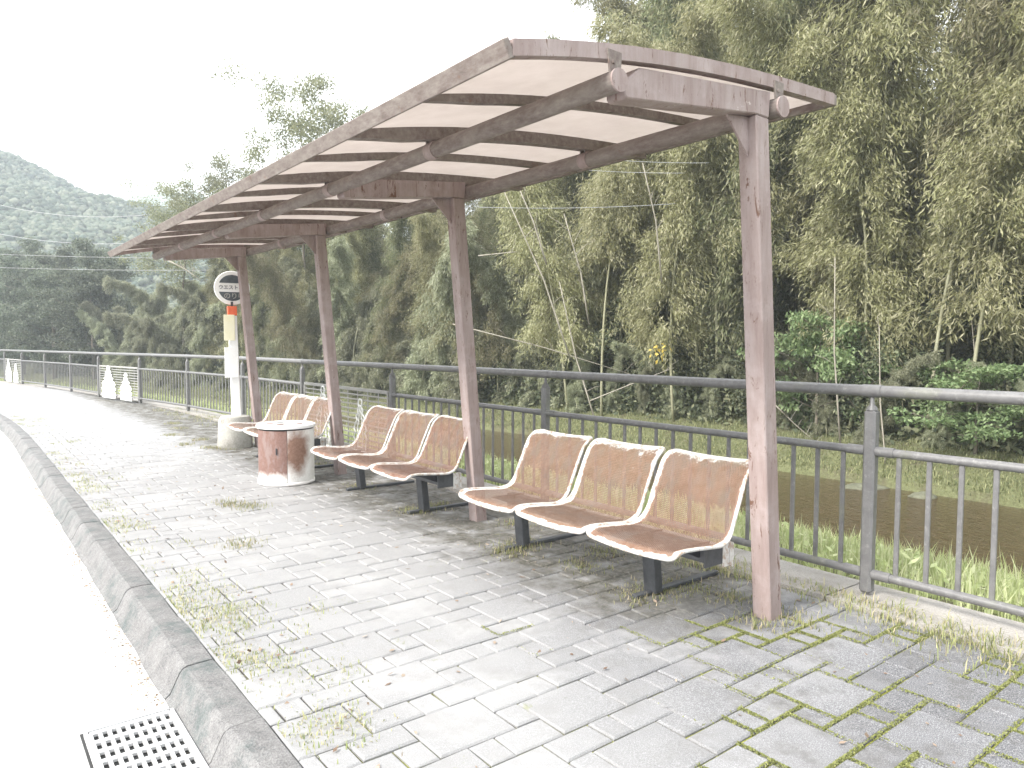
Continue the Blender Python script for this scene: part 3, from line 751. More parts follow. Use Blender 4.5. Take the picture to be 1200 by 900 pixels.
# ------------------------------------------------------------------ railing
FP = [(-.10 - 2.62, .72), (-.115, .715), (2.51, .71), (5.13, .73), (7.74, .74), (10.36, .74), (12.97, .50), (15.57, .14), (18.15, -.29), (20.76, -.59), (23.35, -.96), (25.94, -1.36), (28.54, -1.69), (31.1, -2.15), (33.6, -2.7)]
ORN = {4, 8, 12}                      # bays with a lattice panel: between post i-1 and i
ZT, ZM, ZB = 1.10, .785, .132
fz = empty('railing', 'long grey metal railing with round rails and upright bars along the river side', 'railing', G(-.115, .715), RZ)
fi = fz.matrix_basis.inverted()
def fb(mb, name, mat=None, parent=None, sm=False, bevel=0):
    o = mb.build(name, mat or M['fence'], smooth=False, bevel=bevel)
    o.data.transform(fi); o.parent = parent or fz
    if sm: autosmooth(o)
    return o
zg = .02
post_mb = MB(); post_mb.box((0, 0, .515), (.062, .062, .97))
post_me = fb(post_mb, 'post', bevel=.012); pm = post_me.data; bpy.data.objects.remove(post_me)
pm.transform(fz.matrix_basis)
bal_mb = MB(); bal_mb.box((0, 0, (ZM + ZB) / 2), (.024, .016, ZM - ZB)); t_ = fb(bal_mb, 'baluster', bevel=.003); bm_ = t_.data; bpy.data.objects.remove(t_); bm_.transform(fz.matrix_basis)
cap_mb = MB(); cap_mb.lathe([(.030, 1.0), (.026, 1.012), (.012, 1.03), (.010, 1.075)], 12); t_ = fb(cap_mb, 'post_bracket', sm=True); cm_ = t_.data; bpy.data.objects.remove(t_); cm_.transform(fz.matrix_basis)
def put(me, name, p, rz, parent=None):
    o = bpy.data.objects.new(name, me); COL.objects.link(o); o.parent = parent or fz
    q = fi @ p; o.location = q; o.rotation_euler[2] = rz - RZ; return o
def ornament(s, kind):
    """silhouette outline of a tiered white plate, height 1"""
    half = {0: [(.03, 1.0), (.07, .97), (.08, .92), (.05, .88), (.09, .86), (.13, .80), (.10, .75), (.15, .73), (.13, .66), (.22, .62), (.17, .56), (.26, .50), (.31, .42), (.24, .38), (.33, .30), (.27, .22), (.32, .12), (.28, .0)],
            1: [(.04, 1.0), (.08, .96), (.09, .90), (.05, .85), (.12, .81), (.11, .72), (.20, .66), (.15, .60), (.24, .52), (.30, .42), (.23, .36), (.31, .26), (.25, .16), (.29, .0)]}[kind]
    old = {0: [(.05, 1.0), (.09, .95), (.07, .88), (.10, .80), (.09, .70), (.17, .60), (.14, .52), (.24, .42), (.27, .30), (.24, .15), (.27, .0)],
            1: [(.06, 1.0), (.10, .93), (.08, .84), (.12, .74), (.11, .62), (.20, .50), (.17, .42), (.27, .28), (.24, .12), (.26, .0)]}[kind]
    return [(-a * s * .95, b * s) for a, b in half] + [(a * s, b * s) for a, b in reversed(half)]
for i, (u, w) in enumerate(FP):
    p = G(u, w); nx = G(*FP[min(i + 1, len(FP) - 1)]) - G(*FP[max(i - 1, 0)]); a = math.atan2(-nx.y, -nx.x)
    po = put(pm, 'post', p, a); put(cm_, 'post_bracket', p, a, None)
for i in range(1, len(FP)):
    p0, p1 = G(*FP[i - 1]), G(*FP[i]); d = (p1 - p0).normalized(); ang = math.atan2(-d.y, -d.x)
    z = Vector((0, 0, 1))
    mb = MB(); mb.tube([p0 + z * ZT + d * .001, p1 + z * ZT - d * .001], .031, 14); fb(mb, 'top_rail', sm=True)
    mb = MB(); mb.tube([p0 + z * ZT - d * .05, p0 + z * ZT + d * .05], .034, 14); fb(mb, 'rail_sleeve', sm=True)
    if i not in ORN:
        for zz, nm in ((ZM, 'middle_rail'), (ZB, 'bottom_rail')):
            mb = MB(); mb.tube([p0 + z * zz + d * .03, p1 + z * zz - d * .03], .0225, 12); fb(mb, nm, sm=True)
            mb = MB(); mb.tube([p0 + z * zz + d * .028, p0 + z * zz + d * .12], .027, 12); fb(mb, 'rail_sleeve', sm=True); mb = MB(); mb.tube([p1 + z * zz - d * .12, p1 + z * zz - d * .028], .027, 12); fb(mb, 'rail_sleeve', sm=True)
        L = (p1 - p0).length; nb = 17
        for k in range(nb): put(bm_, 'baluster', p0 + d * (L * (k + 1) / (nb + 1)), ang)
    else:
        L = (p1 - p0).length
        mb = MB(); q0, q1 = p0 + d * .09, p1 - d * .09
        mb.bar(q0 + z * .80, q1 + z * .80, .03, .035); mb.bar(q0 + z * .10, q1 + z * .10, .03, .035)
        mb.bar(q0 + z * .118, q0 + z * .782, .03, .03, d); mb.bar(q1 + z * .118, q1 + z * .782, .03, .03, d)
        lat = fb(mb, 'lattice_frame', M['lattice'])
        for k in range(11):
            mb = MB(); zz = .155 + k * .058; mb.bar(q0 + z * zz + d * .016, q1 + z * zz - d * .016, .012, .016); fb(mb, 'lattice_bar', M['lattice'], lat)
        for k in range(1, 9):
            pp = q0.lerp(q1, k / 9); mb = MB(); n_ = d.cross(z) * .014; mb.bar(pp + n_ + z * .118, pp + n_ + z * .782, .01, .012, d); fb(mb, 'lattice_bar', M['lattice'], lat)
        side = d.cross(z).normalized()
        if side.dot(-p0) < 0: side = -side
        for fr, hgt, kd in ((.28, .62, 1), (.70, .76, 0)):
            base = p0.lerp(p1, fr) + side * .035 + z * .05
            pl_ = [(x * (1.0 if i == 4 else 2.0), y) for x, y in ornament(hgt, kd)]; mb = MB()
            if i == 4: base = base + z * (.02 if kd else -.02)
            mb.prism(pl_, lambda x, y: base + d * x + z * y, lambda x, y: base + d * x + z * y + side * .006)
            if i == 4:
                mb = MB(); oc_ = [base + d * (x * .9) + z * y for x, y in pl_]; mb.tube(oc_, .010, 6, closed=True); fb(mb, 'ornament_outline', M['figure'], lat)
                mb = MB(); mb.tube([base + d * (x * .42) + z * (y * .8 + .05) for x, y in pl_], .008, 6, closed=True); fb(mb, 'ornament_outline', M['figure'], lat); continue
            fb(mb, 'ornament_plate', M['figure'], lat)

# ------------------------------------------------------------------ drain grate
gr = empty('drain_grate', 'pale slotted steel drain grate set in the road by the kerb', 'drain grate', G(.80, -2.59, -.119), RZ)
gw, gl = .27, .52; mb = MB()
for sy in (-1, 1): mb.box((0, sy * (gw / 2 + .012), .009), (gl + .04, .012, .018))
for sx in (-1, 1): mb.box((sx * (gl / 2 + .028), 0, .009), (.012, gw + .010, .018))
mb.build('grate_frame', M['steel'], gr, bevel=.001)
mb = MB(); mb.box((0, 0, .0022), (gl + .095, gw + .055, .0015)); mb.build('pit', M['dark'], gr)
for k in range(10):
    mb = MB(); mb.box((0, -gw / 2 + gw * k / 9, .012), (gl, .012, .012)); mb.build('grate_bar', M['steel'], gr)
for k in range(8):
    mb = MB(); mb.box((-gl / 2 + gl * k / 7, 0, .0115), (.024, gw, .012)); mb.build('grate_bar', M['steel'], gr)

# ------------------------------------------------------------------ leaves and blades
def leaf_quads(P, D, Nn, Lh, Wh):
    """diamond leaves. P base (n,3), D direction, Nn side vector, Lh length, Wh width"""
    n = len(P); V = np.empty((n, 4, 3)); L = Lh[:, None]; W = Wh[:, None]
    V[:, 0] = P; V[:, 1] = P + D * L * .45 + Nn * W; V[:, 2] = P + D * L; V[:, 3] = P + D * L * .45 - Nn * W
    F = np.arange(n * 4).reshape(n, 4); return V.reshape(-1, 3), F
def unit(a): return a / np.maximum(1e-9, np.linalg.norm(a, axis=1, keepdims=True))
def culm_pts(h, bow, r):
    ang = r.uniform(0, 2 * math.pi); pts = []
    for k in range(13):
        t = k / 12; b = bow * t ** 2.6
        pts.append(Vector((math.cos(ang) * b, math.sin(ang) * b, h * t - .5 * bow * t ** 3.5 * .6)))
    return pts
def bamboo_protos(n, h, lo, mat, leafs, bow, seed, lsize=1.0):
    out = []
    for q in range(n):
        r = random.Random(seed + q); g = np.random.default_rng(seed + q); pts = culm_pts(h, bow * r.uniform(.6, 1.3), r)
        mb = MB(); mb.tube(pts, [.048 * (1 - .85 * k / 12) for k in range(13)], 7)
        for k in range(1, 28):
            t = k / 28 * 12; i = int(t); p = pts[i].lerp(pts[min(i + 1, 12)], t - i); rr = .048 * (1 - .85 * t / 12)
            mb.tube([p - Vector((0, 0, .008)), p + Vector((0, 0, .008))], rr * 1.14, 7)
        cm = bpy.data.meshes.new('culm'); cm.from_pydata([tuple(v) for v in mb.v], [], mb.f); cm.materials.append(M['culm']); cm.polygons.foreach_set('use_smooth', [True] * len(cm.polygons))
        P = []; D = []
        nb = 84
        for k in range(nb):
            t = lo + (1 - lo) * (k + r.random()) / nb; i = min(11, int(t * 12)); p = np.array(pts[i].lerp(pts[i + 1], t * 12 - i))
            az_ = r.uniform(0, 6.283); ln = h * .12 * (1.15 - .75 * ((t - lo) / (1 - lo)) ** 1.5) * r.uniform(.7, 1.25)
            d = np.array([math.cos(az_), math.sin(az_), r.uniform(.3, .9)]); d /= np.linalg.norm(d)
            # arching branch with hanging sprays
            m = leafs // nb; ss = g.random(m) ** .7
            cl = g.integers(0, 7, m); co = g.normal(0, .17 * h / 10, (9, 3)) * np.array([1, 1, 1.2]); cs = .25 + .75 * g.random(9)
            s = np.clip(cs[cl] + g.normal(0, .08, m), .05, 1.1)
            drop = (s ** 2.0) * ln * .75
            pos = p + d * (s * ln)[:, None] + co[cl] * s[:, None]; pos[:, 2] -= drop
            pos += g.normal(0, .085 * h / 10, (m, 3)) * np.array([1, 1, 1.1]); pos[:, 2] -= g.random(m) ** 2 * .35 * h / 10
            dd = np.stack([d[0] * .7 + g.normal(0, .55, m), d[1] * .7 + g.normal(0, .55, m), -.85 + g.normal(0, .4, m)], 1)
            P.append(pos); D.append(dd)
        P = np.concatenate(P); D = unit(np.concatenate(D)); n_ = len(P)
        sd = unit(np.cross(D, g.normal(0, 1, (n_, 3)) + np.array([0, 0, 1.6])))
        V, F = leaf_quads(P, D, sd, g.uniform(.13, .24, n_) * lsize, g.uniform(.013, .022, n_) * lsize)
        lm = np_mesh('foliage', V, F, M[mat]); out.append((cm, lm))
    return out
def tree_protos(n, h, mat, leafs, spread, seed, trunk_r=.16, lsize=1.0, clump=.55, low=.25, branches=26, trunkmat='bark', flat=.7):
    out = []
    for q in range(n):
        r = random.Random(seed + q); g = np.random.default_rng(seed + q)
        mb = MB(); tp = [Vector((r.uniform(-.12, .12) * k * h / 40, r.uniform(-.12, .12) * k * h / 40, h * .92 * k / 8)) for k in range(9)]
        mb.tube(tp, [trunk_r * (1 - .88 * k / 8) for k in range(9)], 8)
        C = []
        for b in range(branches):
            t = low + (1 - low) * (b + r.random()) / branches; i = min(7, int(t * 8)); p = tp[i].lerp(tp[i + 1], t * 8 - i)
            az_ = b * 2.4 + r.uniform(-.5, .5); prof = math.sin(min(1, (t - low) / (1 - low) * 1.0 + .22) * math.pi * .88) ** .7
            ln = spread * prof * r.uniform(.6, 1.15) + .3
            e = p + Vector((math.cos(az_) * ln, math.sin(az_) * ln, ln * r.uniform(.15, .55)))
            md = p.lerp(e, .5) + Vector((0, 0, -ln * .06 + r.uniform(0, .1)))
            mb.tube([p, md, e], [trunk_r * .34 * (1.1 - t), trunk_r * .2 * (1.1 - t), .012], 5)
            for c in range(5):
                f = .45 + .6 * c / 4
                cc = p.lerp(e, f) + Vector((r.gauss(0, .16), r.gauss(0, .16), r.gauss(0, .10))) * ln
                if c % 2: mb.tube([p.lerp(e, f * .8), cc], [.014, .007], 4)
                C.append((cc, r.uniform(.6, 1.2)))
        tm = bpy.data.meshes.new('trunk'); tm.from_pydata([tuple(v) for v in mb.v], [], mb.f); tm.materials.append(M[trunkmat]); tm.polygons.foreach_set('use_smooth', [True] * len(tm.polygons))
        m = leafs // len(C); P = []; 
        for c, s in C:
            k = int(m * s * s); x = unit(g.normal(0, 1, (k, 3))) * (g.random(k) ** .45)[:, None] * clump * s; x[:, 2] *= flat
            P.append(x + np.array(c))
        P = np.concatenate(P); n_ = len(P); D = unit(g.normal(0, .7, (n_, 3)) + np.array([0, 0, -.25])); sd = unit(np.cross(D, g.normal(0, .8, (n_, 3)) + np.array([0, 0, 1.4])))
        V, F = leaf_quads(P, D, sd, g.uniform(.10, .19, n_) * lsize, g.uniform(.03, .05, n_) * lsize)
        out.append((tm, np_mesh('foliage', V, F, M[mat])))
    return out
def plant(name, proto, label, cat, loc, rz, sc, group, wood='trunk', tilt=(0, 0)):
    e = empty(name, label, cat, loc, rz, group); e.rotation_euler = (tilt[0], tilt[1], rz); e.scale = (sc[0], sc[0], sc[1]) if isinstance(sc, tuple) else (sc, sc, sc)
    link(wood, proto[0], e); link('foliage', proto[1], e); return e

B1 = bamboo_protos(5, 13, .20, 'bamboo', 36000, 4.2, 100, .88)
B2 = bamboo_protos(4, 11, .12, 'bamboo_green', 34000, 4.0, 200, .88)
B3 = bamboo_protos(3, 7, .04, 'willow', 38000, 3.0, 300, .75)
T1 = tree_protos(3, 9, 'dark_leaf', 26000, 2.9, 400, .17, 1.25, .62, .12, 30)
T2 = tree_protos(2, 15, 'airy', 26000, 4.2, 500, .13, .95, .75, .5, 26)
T3 = tree_protos(2, 2.6, 'maple', 9000, 1.5, 600, .05, .8, .38, .15, 18, flat=.35)
T4 = tree_protos(3, 3.2, 'under', 12000, 1.6, 700, .05, .9, .55, .05, 20)

B1h = bamboo_protos(4, 13, .40, 'bamboo', 27000, 3.6, 150, .88)
bam_lab = ['olive bamboo in the front rank', 'tall olive bamboo in the second rank', 'green bamboo in the middle rank', 'tall bamboo in the fourth rank', 'bamboo in the rearmost rank']
rb_ = random.Random(5)
def Hmax(u):
    return float(np.interp(u, [-10, 16, 19, 22, 30, 33, 40, 46, 50, 57, 60, 75], [18, 18, 17.2, 13.2, 11.5, 11.5, 11.5, 11.0, 8.0, 7.2, 9.0, 9.0]))
def px_of(p):
    return 600 + 840 * p.x / max(p.y, .1)
def where(p):
    x = px_of(p)
    for lim, t in ((130, 'left of the roof tip'), (255, 'left of the bus stop sign'), (330, 'behind the far shelter post'), (385, 'behind the third shelter post'), (460, 'behind the farther benches'), (540, 'left of the second shelter post'),
                   (640, 'right of the second shelter post'), (760, 'behind the nearest bench'), (870, 'left of the near shelter post'), (960, 'right of the near shelter post'), (1080, 'behind the nearest railing post'), (1200, 'at the right edge of the view')):
        if x < lim: return t
    return 'beyond the right edge of the view'
def bamboo_row(w, du, u0, u1, ph, protos, hb, lab, sf=1.0, jw=.8):
    u = u0
    while u < u1:
        uu = u + rb_.uniform(-.5, .5) * du; ww = w + rb_.uniform(-jw, jw); z = ground_z(uu, ww)
        Hm = (Hmax(uu) - z) * sf * rb_.uniform(.82, 1.04); s = Hm / hb
        pr = B3 if uu > 43 else (B1h if uu < 17 and w < 19 and rb_.random() < .6 else protos)
        if uu > 43: s = Hm / 7.4
        plant('bamboo', pr[rb_.randrange(len(pr))], lab + ', ' + where(GB(uu, ww)), 'bamboo', GB(uu, ww, z - .1), rb_.uniform(0, 6.28), (min(1.25, max(.75, s)), s), 'bamboos of the grove across the river', 'culm', (rb_.gauss(0, .06), rb_.gauss(0, .06)))
        u += du
bamboo_row(16.4, 1.6, -5, 57, 0, B1 + B2[:1], 12.2, bam_lab[0], .72)
bamboo_row(18.0, 1.8, -5, 57, 0, B1 + B2, 12.2, bam_lab[1], .95)
bamboo_row(20.6, 1.9, -5, 57, 0, B2 + B1, 11.6, bam_lab[2], 1.0)
bamboo_row(23.2, 2.2, -5, 57, 0, B1, 12.2, bam_lab[3], 1.05)
bamboo_row(26.5, 2.6, -4, 50, 0, B1 + B2, 12.2, bam_lab[4], 1.05)
# low grey-green plumes arching over the bank, mostly left of the second shelter post
for uu in np.arange(19, 56, 1.5):
    ww = 16.0 + rb_.uniform(-.6, .9); s = rb_.uniform(.95, 1.25) if uu < 42 else rb_.uniform(.75, 1.0)
    plant('bamboo', B3[rb_.randrange(3)], 'low grey green bamboo arching over the far bank ' + where(GB(uu, ww)), 'bamboo', GB(uu, ww, ground_z(uu, ww) - .1), rb_.uniform(0, 6.28), s, 'low bamboo plumes along the far bank', 'culm', (rb_.gauss(0, .1), rb_.gauss(0, .1)))
for uu in np.arange(-2.5, 20, 1.35):
    ww = 15.7 + rb_.uniform(-.3, .9); s = rb_.uniform(.26, .50)
    plant('bamboo', B3[rb_.randrange(3)], 'low grey green bamboo arching over the far bank ' + where(GB(uu, ww)), 'bamboo', GB(uu, ww, ground_z(uu, ww) - .1), rb_.uniform(0, 6.28), s, 'low bamboo plumes along the far bank', 'culm', (rb_.gauss(0, .15), rb_.gauss(0, .15)))
# understory shrubs
for uu in np.arange(-3, 56, 2.1):
    ww = 17.6 + rb_.uniform(-.5, 2.2); s = rb_.uniform(.6, 1.1)
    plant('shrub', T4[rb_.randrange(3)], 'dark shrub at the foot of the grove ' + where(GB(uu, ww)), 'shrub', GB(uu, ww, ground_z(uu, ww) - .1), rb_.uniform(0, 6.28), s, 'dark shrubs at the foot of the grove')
plant('maple_shrub', T3[0], 'fresh green layered shrub on the far bank just right of the near shelter post', 'shrub', GB(8.6, 15.9, ground_z(8.6, 15.9)), 1.1, (1.0, 1.25), None)
plant('maple_shrub', T3[1], 'low fresh green shrub at the far right above the far bank', 'shrub', GB(4.6, 15.8, ground_z(4.6, 15.8)), 2.0, (.9, .8), None)
# tall thin-crowned trees that rise above the roof, and dark evergreens at the far bend
for (uu, ww, s, lab) in ((36.5, 17, 1.12, 'tall airy tree rising above the middle of the shelter roof'), (34.2, 19, .95, 'shorter airy tree just right of the tallest one above the roof'),
                         (43.5, 17.5, .90, 'sparse yellow green tree above the far end of the shelter roof'), (47.0, 16.0, .86, 'lowest airy tree showing beside the tip of the roof'),
                         (17.6, 22, 1.0, 'airy tree against the sky above the near roof corner')):
    z = ground_z(uu, ww); plant('airy_tree', T2[rb_.randrange(2)], lab, 'tree', GB(uu, ww, z - .1), rb_.uniform(0, 6.28), (s * .95, s), None)
for i, (uu, ww, s) in enumerate(EVS := ((58, 15.5, .92), (61, 17.5, 1.08), (64, 15.2, .98), (67.5, 17, 1.12), (71, 15.5, 1.1), (75, 18, 1.2), (80, 16, 1.15), (86, 18, 1.2), (92, 15.5, 1.25), (100, 18, 1.3))):
    plant('evergreen_tree', T1[i % 3], 'dark rounded evergreen at the bend, ' + ('nearest', 'second', 'third', 'fourth', 'fifth', 'sixth', 'seventh', 'eighth', 'ninth', 'farthest')[i] + ' of its row going away', 'tree', GB(uu, ww, ground_z(uu, ww) - .2), rb_.uniform(0, 6.28), s, 'dark evergreens at the river bend')

# bare stems and dead culms standing pale in the grove
def at_px(px, py, Y):                 # survey helper: the point at distance Y ahead seen at a pixel of the 1200 x 900 photograph
    x, y = px - 600, 450 - py; dy, dz = 840 * math.cos(PITCH) + y * math.sin(PITCH), -840 * math.sin(PITCH) + y * math.cos(PITCH)
    t = Y / dy; return Vector((x * t, Y, HC + dz * t))
def stems(name, lab, cat, group, segs, Y, r, mat):
    for si, (a, b) in enumerate(segs):
        p, q = at_px(*a, Y), at_px(*b, Y + random.uniform(-.6, .6)); mid = p.lerp(q, .5) + Vector((random.uniform(-.15, .15), 0, random.uniform(-.1, .1)))
        mb = MB(); mb.tube([p, p.lerp(mid, .5), mid, mid.lerp(q, .5), q], [r, r * .9, r * .8, r * .65, r * .45], 6)
        for k in range(5):
            t0 = .25 + .7 * (k + random.random()) / 5; c0 = p.lerp(mid, t0 * 2) if t0 < .5 else mid.lerp(q, t0 * 2 - 1); c1 = c0 + Vector((random.uniform(-.5, .5), random.uniform(-.3, .3), random.uniform(.1, .5))); mb.tube([c0, c0.lerp(c1, .5) + Vector((0, 0, .04)), c1], [r * .45, r * .3, r * .15], 4)
        o = mb.build(name, M[mat], smooth=True); o.data.transform(Matrix.Translation(-p)); o.location = p; tag(o, (lab[si] if isinstance(lab, list) else lab), cat, group)
stems('dead_culm', [f'pale dead bamboo stem {t}' for t in ('leaning left just above the railing right of the second post', 'in the middle of the leaning cluster', 'longest of all, leaning from under the roof to the railing', 'rising highest toward the rear roof pipe', 'short and high beside the second post top',
       'upright just right of the nearest railing post', 'tallest of the upright clump at the right', 'left of the upright clump at the right', 'just left of the nearest railing post')], 'dead stem', 'pale dead stems in the grove',
      [((700, 500), (655, 330)), ((690, 380), (660, 250)), ((668, 420), (590, 225)), ((775, 330), (752, 190)), ((640, 310), (605, 215)),
       ((1040, 560), (1030, 380)), ((1150, 545), (1138, 370)), ((1100, 540), (1094, 420)), ((985, 520), (978, 300))], 17.5, .022, 'dead')
stems('fallen_stem', [f'fallen pale stem {t}' for t in ('longest, sloping down to the railing right of the second post', 'lying nearly level high beside the second post', 'rising to the right above the nearest bench', 'low behind the near shelter post', 'below the tip of the roof, left of the sign')], 'dead stem', 'fallen stems over the thicket',
      [((530, 545 - 165), (745, 440)), ((560, 300), (605, 295)), ((690, 470), (790, 430)), ((905, 470), (960, 520)), ((195, 306), (235, 330))], 19.5, .018, 'dead')

# undergrowth that fills the foot of the grove, far bank grass, near bank grass
def scatter_leaves(name, n, fu, fw, hmax, mat, lsz, label, cat, hfun=None, up=.0):
    g = np.random.default_rng(len(name) * 31 + n % 97); uu = fu(g, n); ww = fw(g, n)
    P = np.empty((n, 3))
    hh = g.random(n) ** 1.4 * hmax
    for i in range(n):
        k = max(0.0, .62 + .6 * noise2(uu[i] * .9, ww[i] * 1.1 + 3)) ; v = GB(uu[i], ww[i], ground_z(uu[i], ww[i]) + hh[i] * k); P[i] = v
    D = unit(g.normal(0, .7, (n, 3)) + np.array([0, 0, up])); sd = unit(np.cross(D, g.normal(0, .8, (n, 3)) + np.array([0, 0, 1.2])))
    V, F = leaf_quads(P, D, sd, g.uniform(.10, .22, n) * lsz, g.uniform(.03, .055, n) * lsz)
    o = link(name, np_mesh(name, V, F, M[mat])); return tag(o, label, cat, kind='stuff')
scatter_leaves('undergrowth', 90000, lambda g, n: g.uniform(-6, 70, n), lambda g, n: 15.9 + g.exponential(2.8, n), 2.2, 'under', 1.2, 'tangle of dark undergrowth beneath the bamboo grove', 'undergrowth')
scatter_leaves('hillside_canopy', 60000, lambda g, n: g.uniform(-10, 62, n), lambda g, n: g.uniform(21, 46, n), 5.5, 'bamboo_green', 2.3, 'mass of foliage on the slope behind the bamboo grove', 'foliage')
def blades(name, n, fu, fw, h0, h1, wd, mat, label, cat, seed, zfun=None, curl=.5, clump=0.5):
    g = np.random.default_rng(seed); uu = fu(g, n); ww = fw(g, n); 
    P = np.empty((n, 3)); K = np.empty(n)
    for i in range(n):
        z = ground_z(uu[i], ww[i]) if zfun is None else zfun(uu[i], ww[i]); P[i] = GB(uu[i], ww[i], z - .005); K[i] = 1 + clump * noise2(uu[i] * 2.3, ww[i] * 2.9)
    a = g.uniform(0, 6.283, n); H = g.uniform(h0, h1, n) * np.maximum(.25, K); d = np.stack([np.cos(a), np.sin(a), np.zeros(n)], 1); s = np.stack([-np.sin(a), np.cos(a), np.zeros(n)], 1)
    c = g.uniform(.15, 1.0, n) * curl; up = np.array([0, 0, 1.0]); w_ = (wd * g.uniform(.6, 1.3, n))[:, None]
    H = H[:, None]; c = c[:, None]
    p1 = P + up * H * .55 + d * H * c * .25; p2 = P + up * H * (1 - .35 * c) + d * H * c * .9
    V = np.stack([P - s * w_, P + s * w_, p1 + s * w_ * .8, p1 - s * w_ * .8, p2], 1).reshape(-1, 3)
    b = np.arange(n)[:, None] * 5; T = np.concatenate([b + np.array([[0, 1, 2]]), b + np.array([[0, 2, 3]]), b + np.array([[3, 2, 4]])], 1).reshape(-1, 3)
    o = link(name, np_mesh(name, V, T, M[mat])); return tag(o, label, cat, kind='stuff')
blades('bank_grass', 85000, lambda g, n: -5 + g.random(n) ** 1.5 * 38, lambda g, n: .98 + g.random(n) * 7.4, .10, .27, .0055, 'grass', 'bright tall grass on the bank just beyond the railing', 'grass', 21)
blades('far_bank_grass', 60000, lambda g, n: g.uniform(-4, 60, n), lambda g, n: 14.22 + g.random(n) ** 1.3 * 3.0, .04, .15, .010, 'fargrass', 'rough olive grass on the far bank below the grove', 'grass', 22, curl=.9)
scatter_leaves('bank_herbs', 26000, lambda g, n: -5 + g.random(n) ** 1.5 * 26, lambda g, n: 1.0 + g.random(n) * 7.2, .22, 'grass', .42, 'broad leaved pale green herbs among the bank grass', 'herbs')
def pave_z(u, w): return 0.0
def spots(cents, sig_u, sig_w):
    def f(g, n):
        k = g.integers(0, len(cents), n); c = np.array(cents)[k]; return c[:, 0] + g.normal(0, sig_u, n), c[:, 1] + g.normal(0, sig_w, n)
    return f
def spot_blades(name, n, cents, su, sw, h0, h1, wd, mat, label, seed, z=0.0, curl=1.0):
    g = np.random.default_rng(seed); uu, ww = spots(cents, su, sw)(g, n)
    it = iter(()); fu = lambda g_, n_: uu; fw = lambda g_, n_: np.clip(ww, KW + .02, .9)
    return blades(name, n, fu, fw, h0, h1, wd, mat, label, 'weeds', seed, (lambda u, w: .02 if w > .5 else 0.0), curl, .3)
rw = random.Random(3)
kerb_c = [(rw.uniform(.2, 6.5), KW + abs(rw.gauss(0, .10)) + .03) for _ in range(46)] + [(rw.uniform(.25, 2.6), KW + abs(rw.gauss(0, .22)) + .03) for _ in range(34)] + [(rw.uniform(6, 14), KW + abs(rw.gauss(0, .2))) for _ in range(25)]
spot_blades('kerb_weeds', 5000, kerb_c, .075, .05, .008, .034, .0022, 'weed', 'yellow green weeds and dry tufts along the back of the kerb', 31)
fen_c = [(rw.uniform(-1.6, 1.2), .50 + rw.gauss(0, .05)) for _ in range(60)] + [(rw.uniform(-2.2, -.2), .36 + rw.gauss(0, .12)) for _ in range(26)] + [(rw.uniform(5, 14), .40 + rw.gauss(0, .2)) for _ in range(60)]
spot_blades('fence_weeds', 4600, fen_c, .12, .06, .015, .085, .0022, 'weed', 'straggling weeds along the concrete footing of the railing', 32, curl=1.3)
ben_c = [(.62, -.25), (.66, -.1), (.60, -.02), (.55, .1), (1.7, -.3), (1.75, -.1), (3.05, -.2), (3.1, .05), (.3, .15), (1.2, -.1), (1.3, .2), (2.2, .2), (4.2, -.1), (5.6, .1), (7.7, -.5), (7.5, -.35), (8.2, -.7), (8.6, -.4), (9.4, -.6), (10.2, -.3), (11, -.2), (4.2, -1.3), (4.0, -1.2), (2.9, -1.6), (.02, -.05), (-.05, .1)]
spot_blades('bench_weeds', 5200, ben_c, .085, .07, .012, .05, .0024, 'weed', 'small green weeds growing round the bench feet and posts', 33)
# moss cushions in the joints at the near right
g = np.random.default_rng(41)
mc = [(rw.uniform(-1.15, .1), rw.uniform(-1.0, .42)) for _ in range(30)] + [(rw.uniform(.1, .9), rw.uniform(-.75, -.2)) for _ in range(12)]
Vm = []; Dm = []
jl = []
for (u0, w0, su, sw) in PAV:
    for e in ((u0, w0, 'w', sw), (u0, w0, 'u', su)):
        if -1.5 < u0 < 1.0 and -1.3 < w0 < .45: jl.append(e)
for (u0, w0, ax, ln) in jl:
    dens = .5 + .8 * noise2(u0 * 2.1 + 4, w0 * 2.4) + .35 * noise2(u0 * 7.1, w0 * 8.4 + 2) + .55 * (-u0) 
    k = int(max(0, dens - .62) * ln * 6000)
    if k <= 0: continue
    t = g.random(k) * ln; off = g.normal(0, .0085, k)
    for a, b in zip(t, off):
        q = G(u0 + b, w0 + a) if ax == 'w' else G(u0 + a, w0 + b)
        Vm.append((q.x, q.y, -.008 + max(0, .013 - abs(b) * .9)))
Vm = np.array(Vm); n = len(Vm); D = unit(g.normal(0, .5, (n, 3)) + np.array([0, 0, 1.0])); sd = unit(np.cross(D, g.normal(0, 1, (n, 3))))
V, F = leaf_quads(Vm, D, sd, g.uniform(.004, .009, n), g.uniform(.002, .004, n)); o = link('joint_moss', np_mesh('joint_moss', V, F, M['moss'])); tag(o, 'bright green moss swelling in the joints of the near paving', 'moss', kind='stuff')
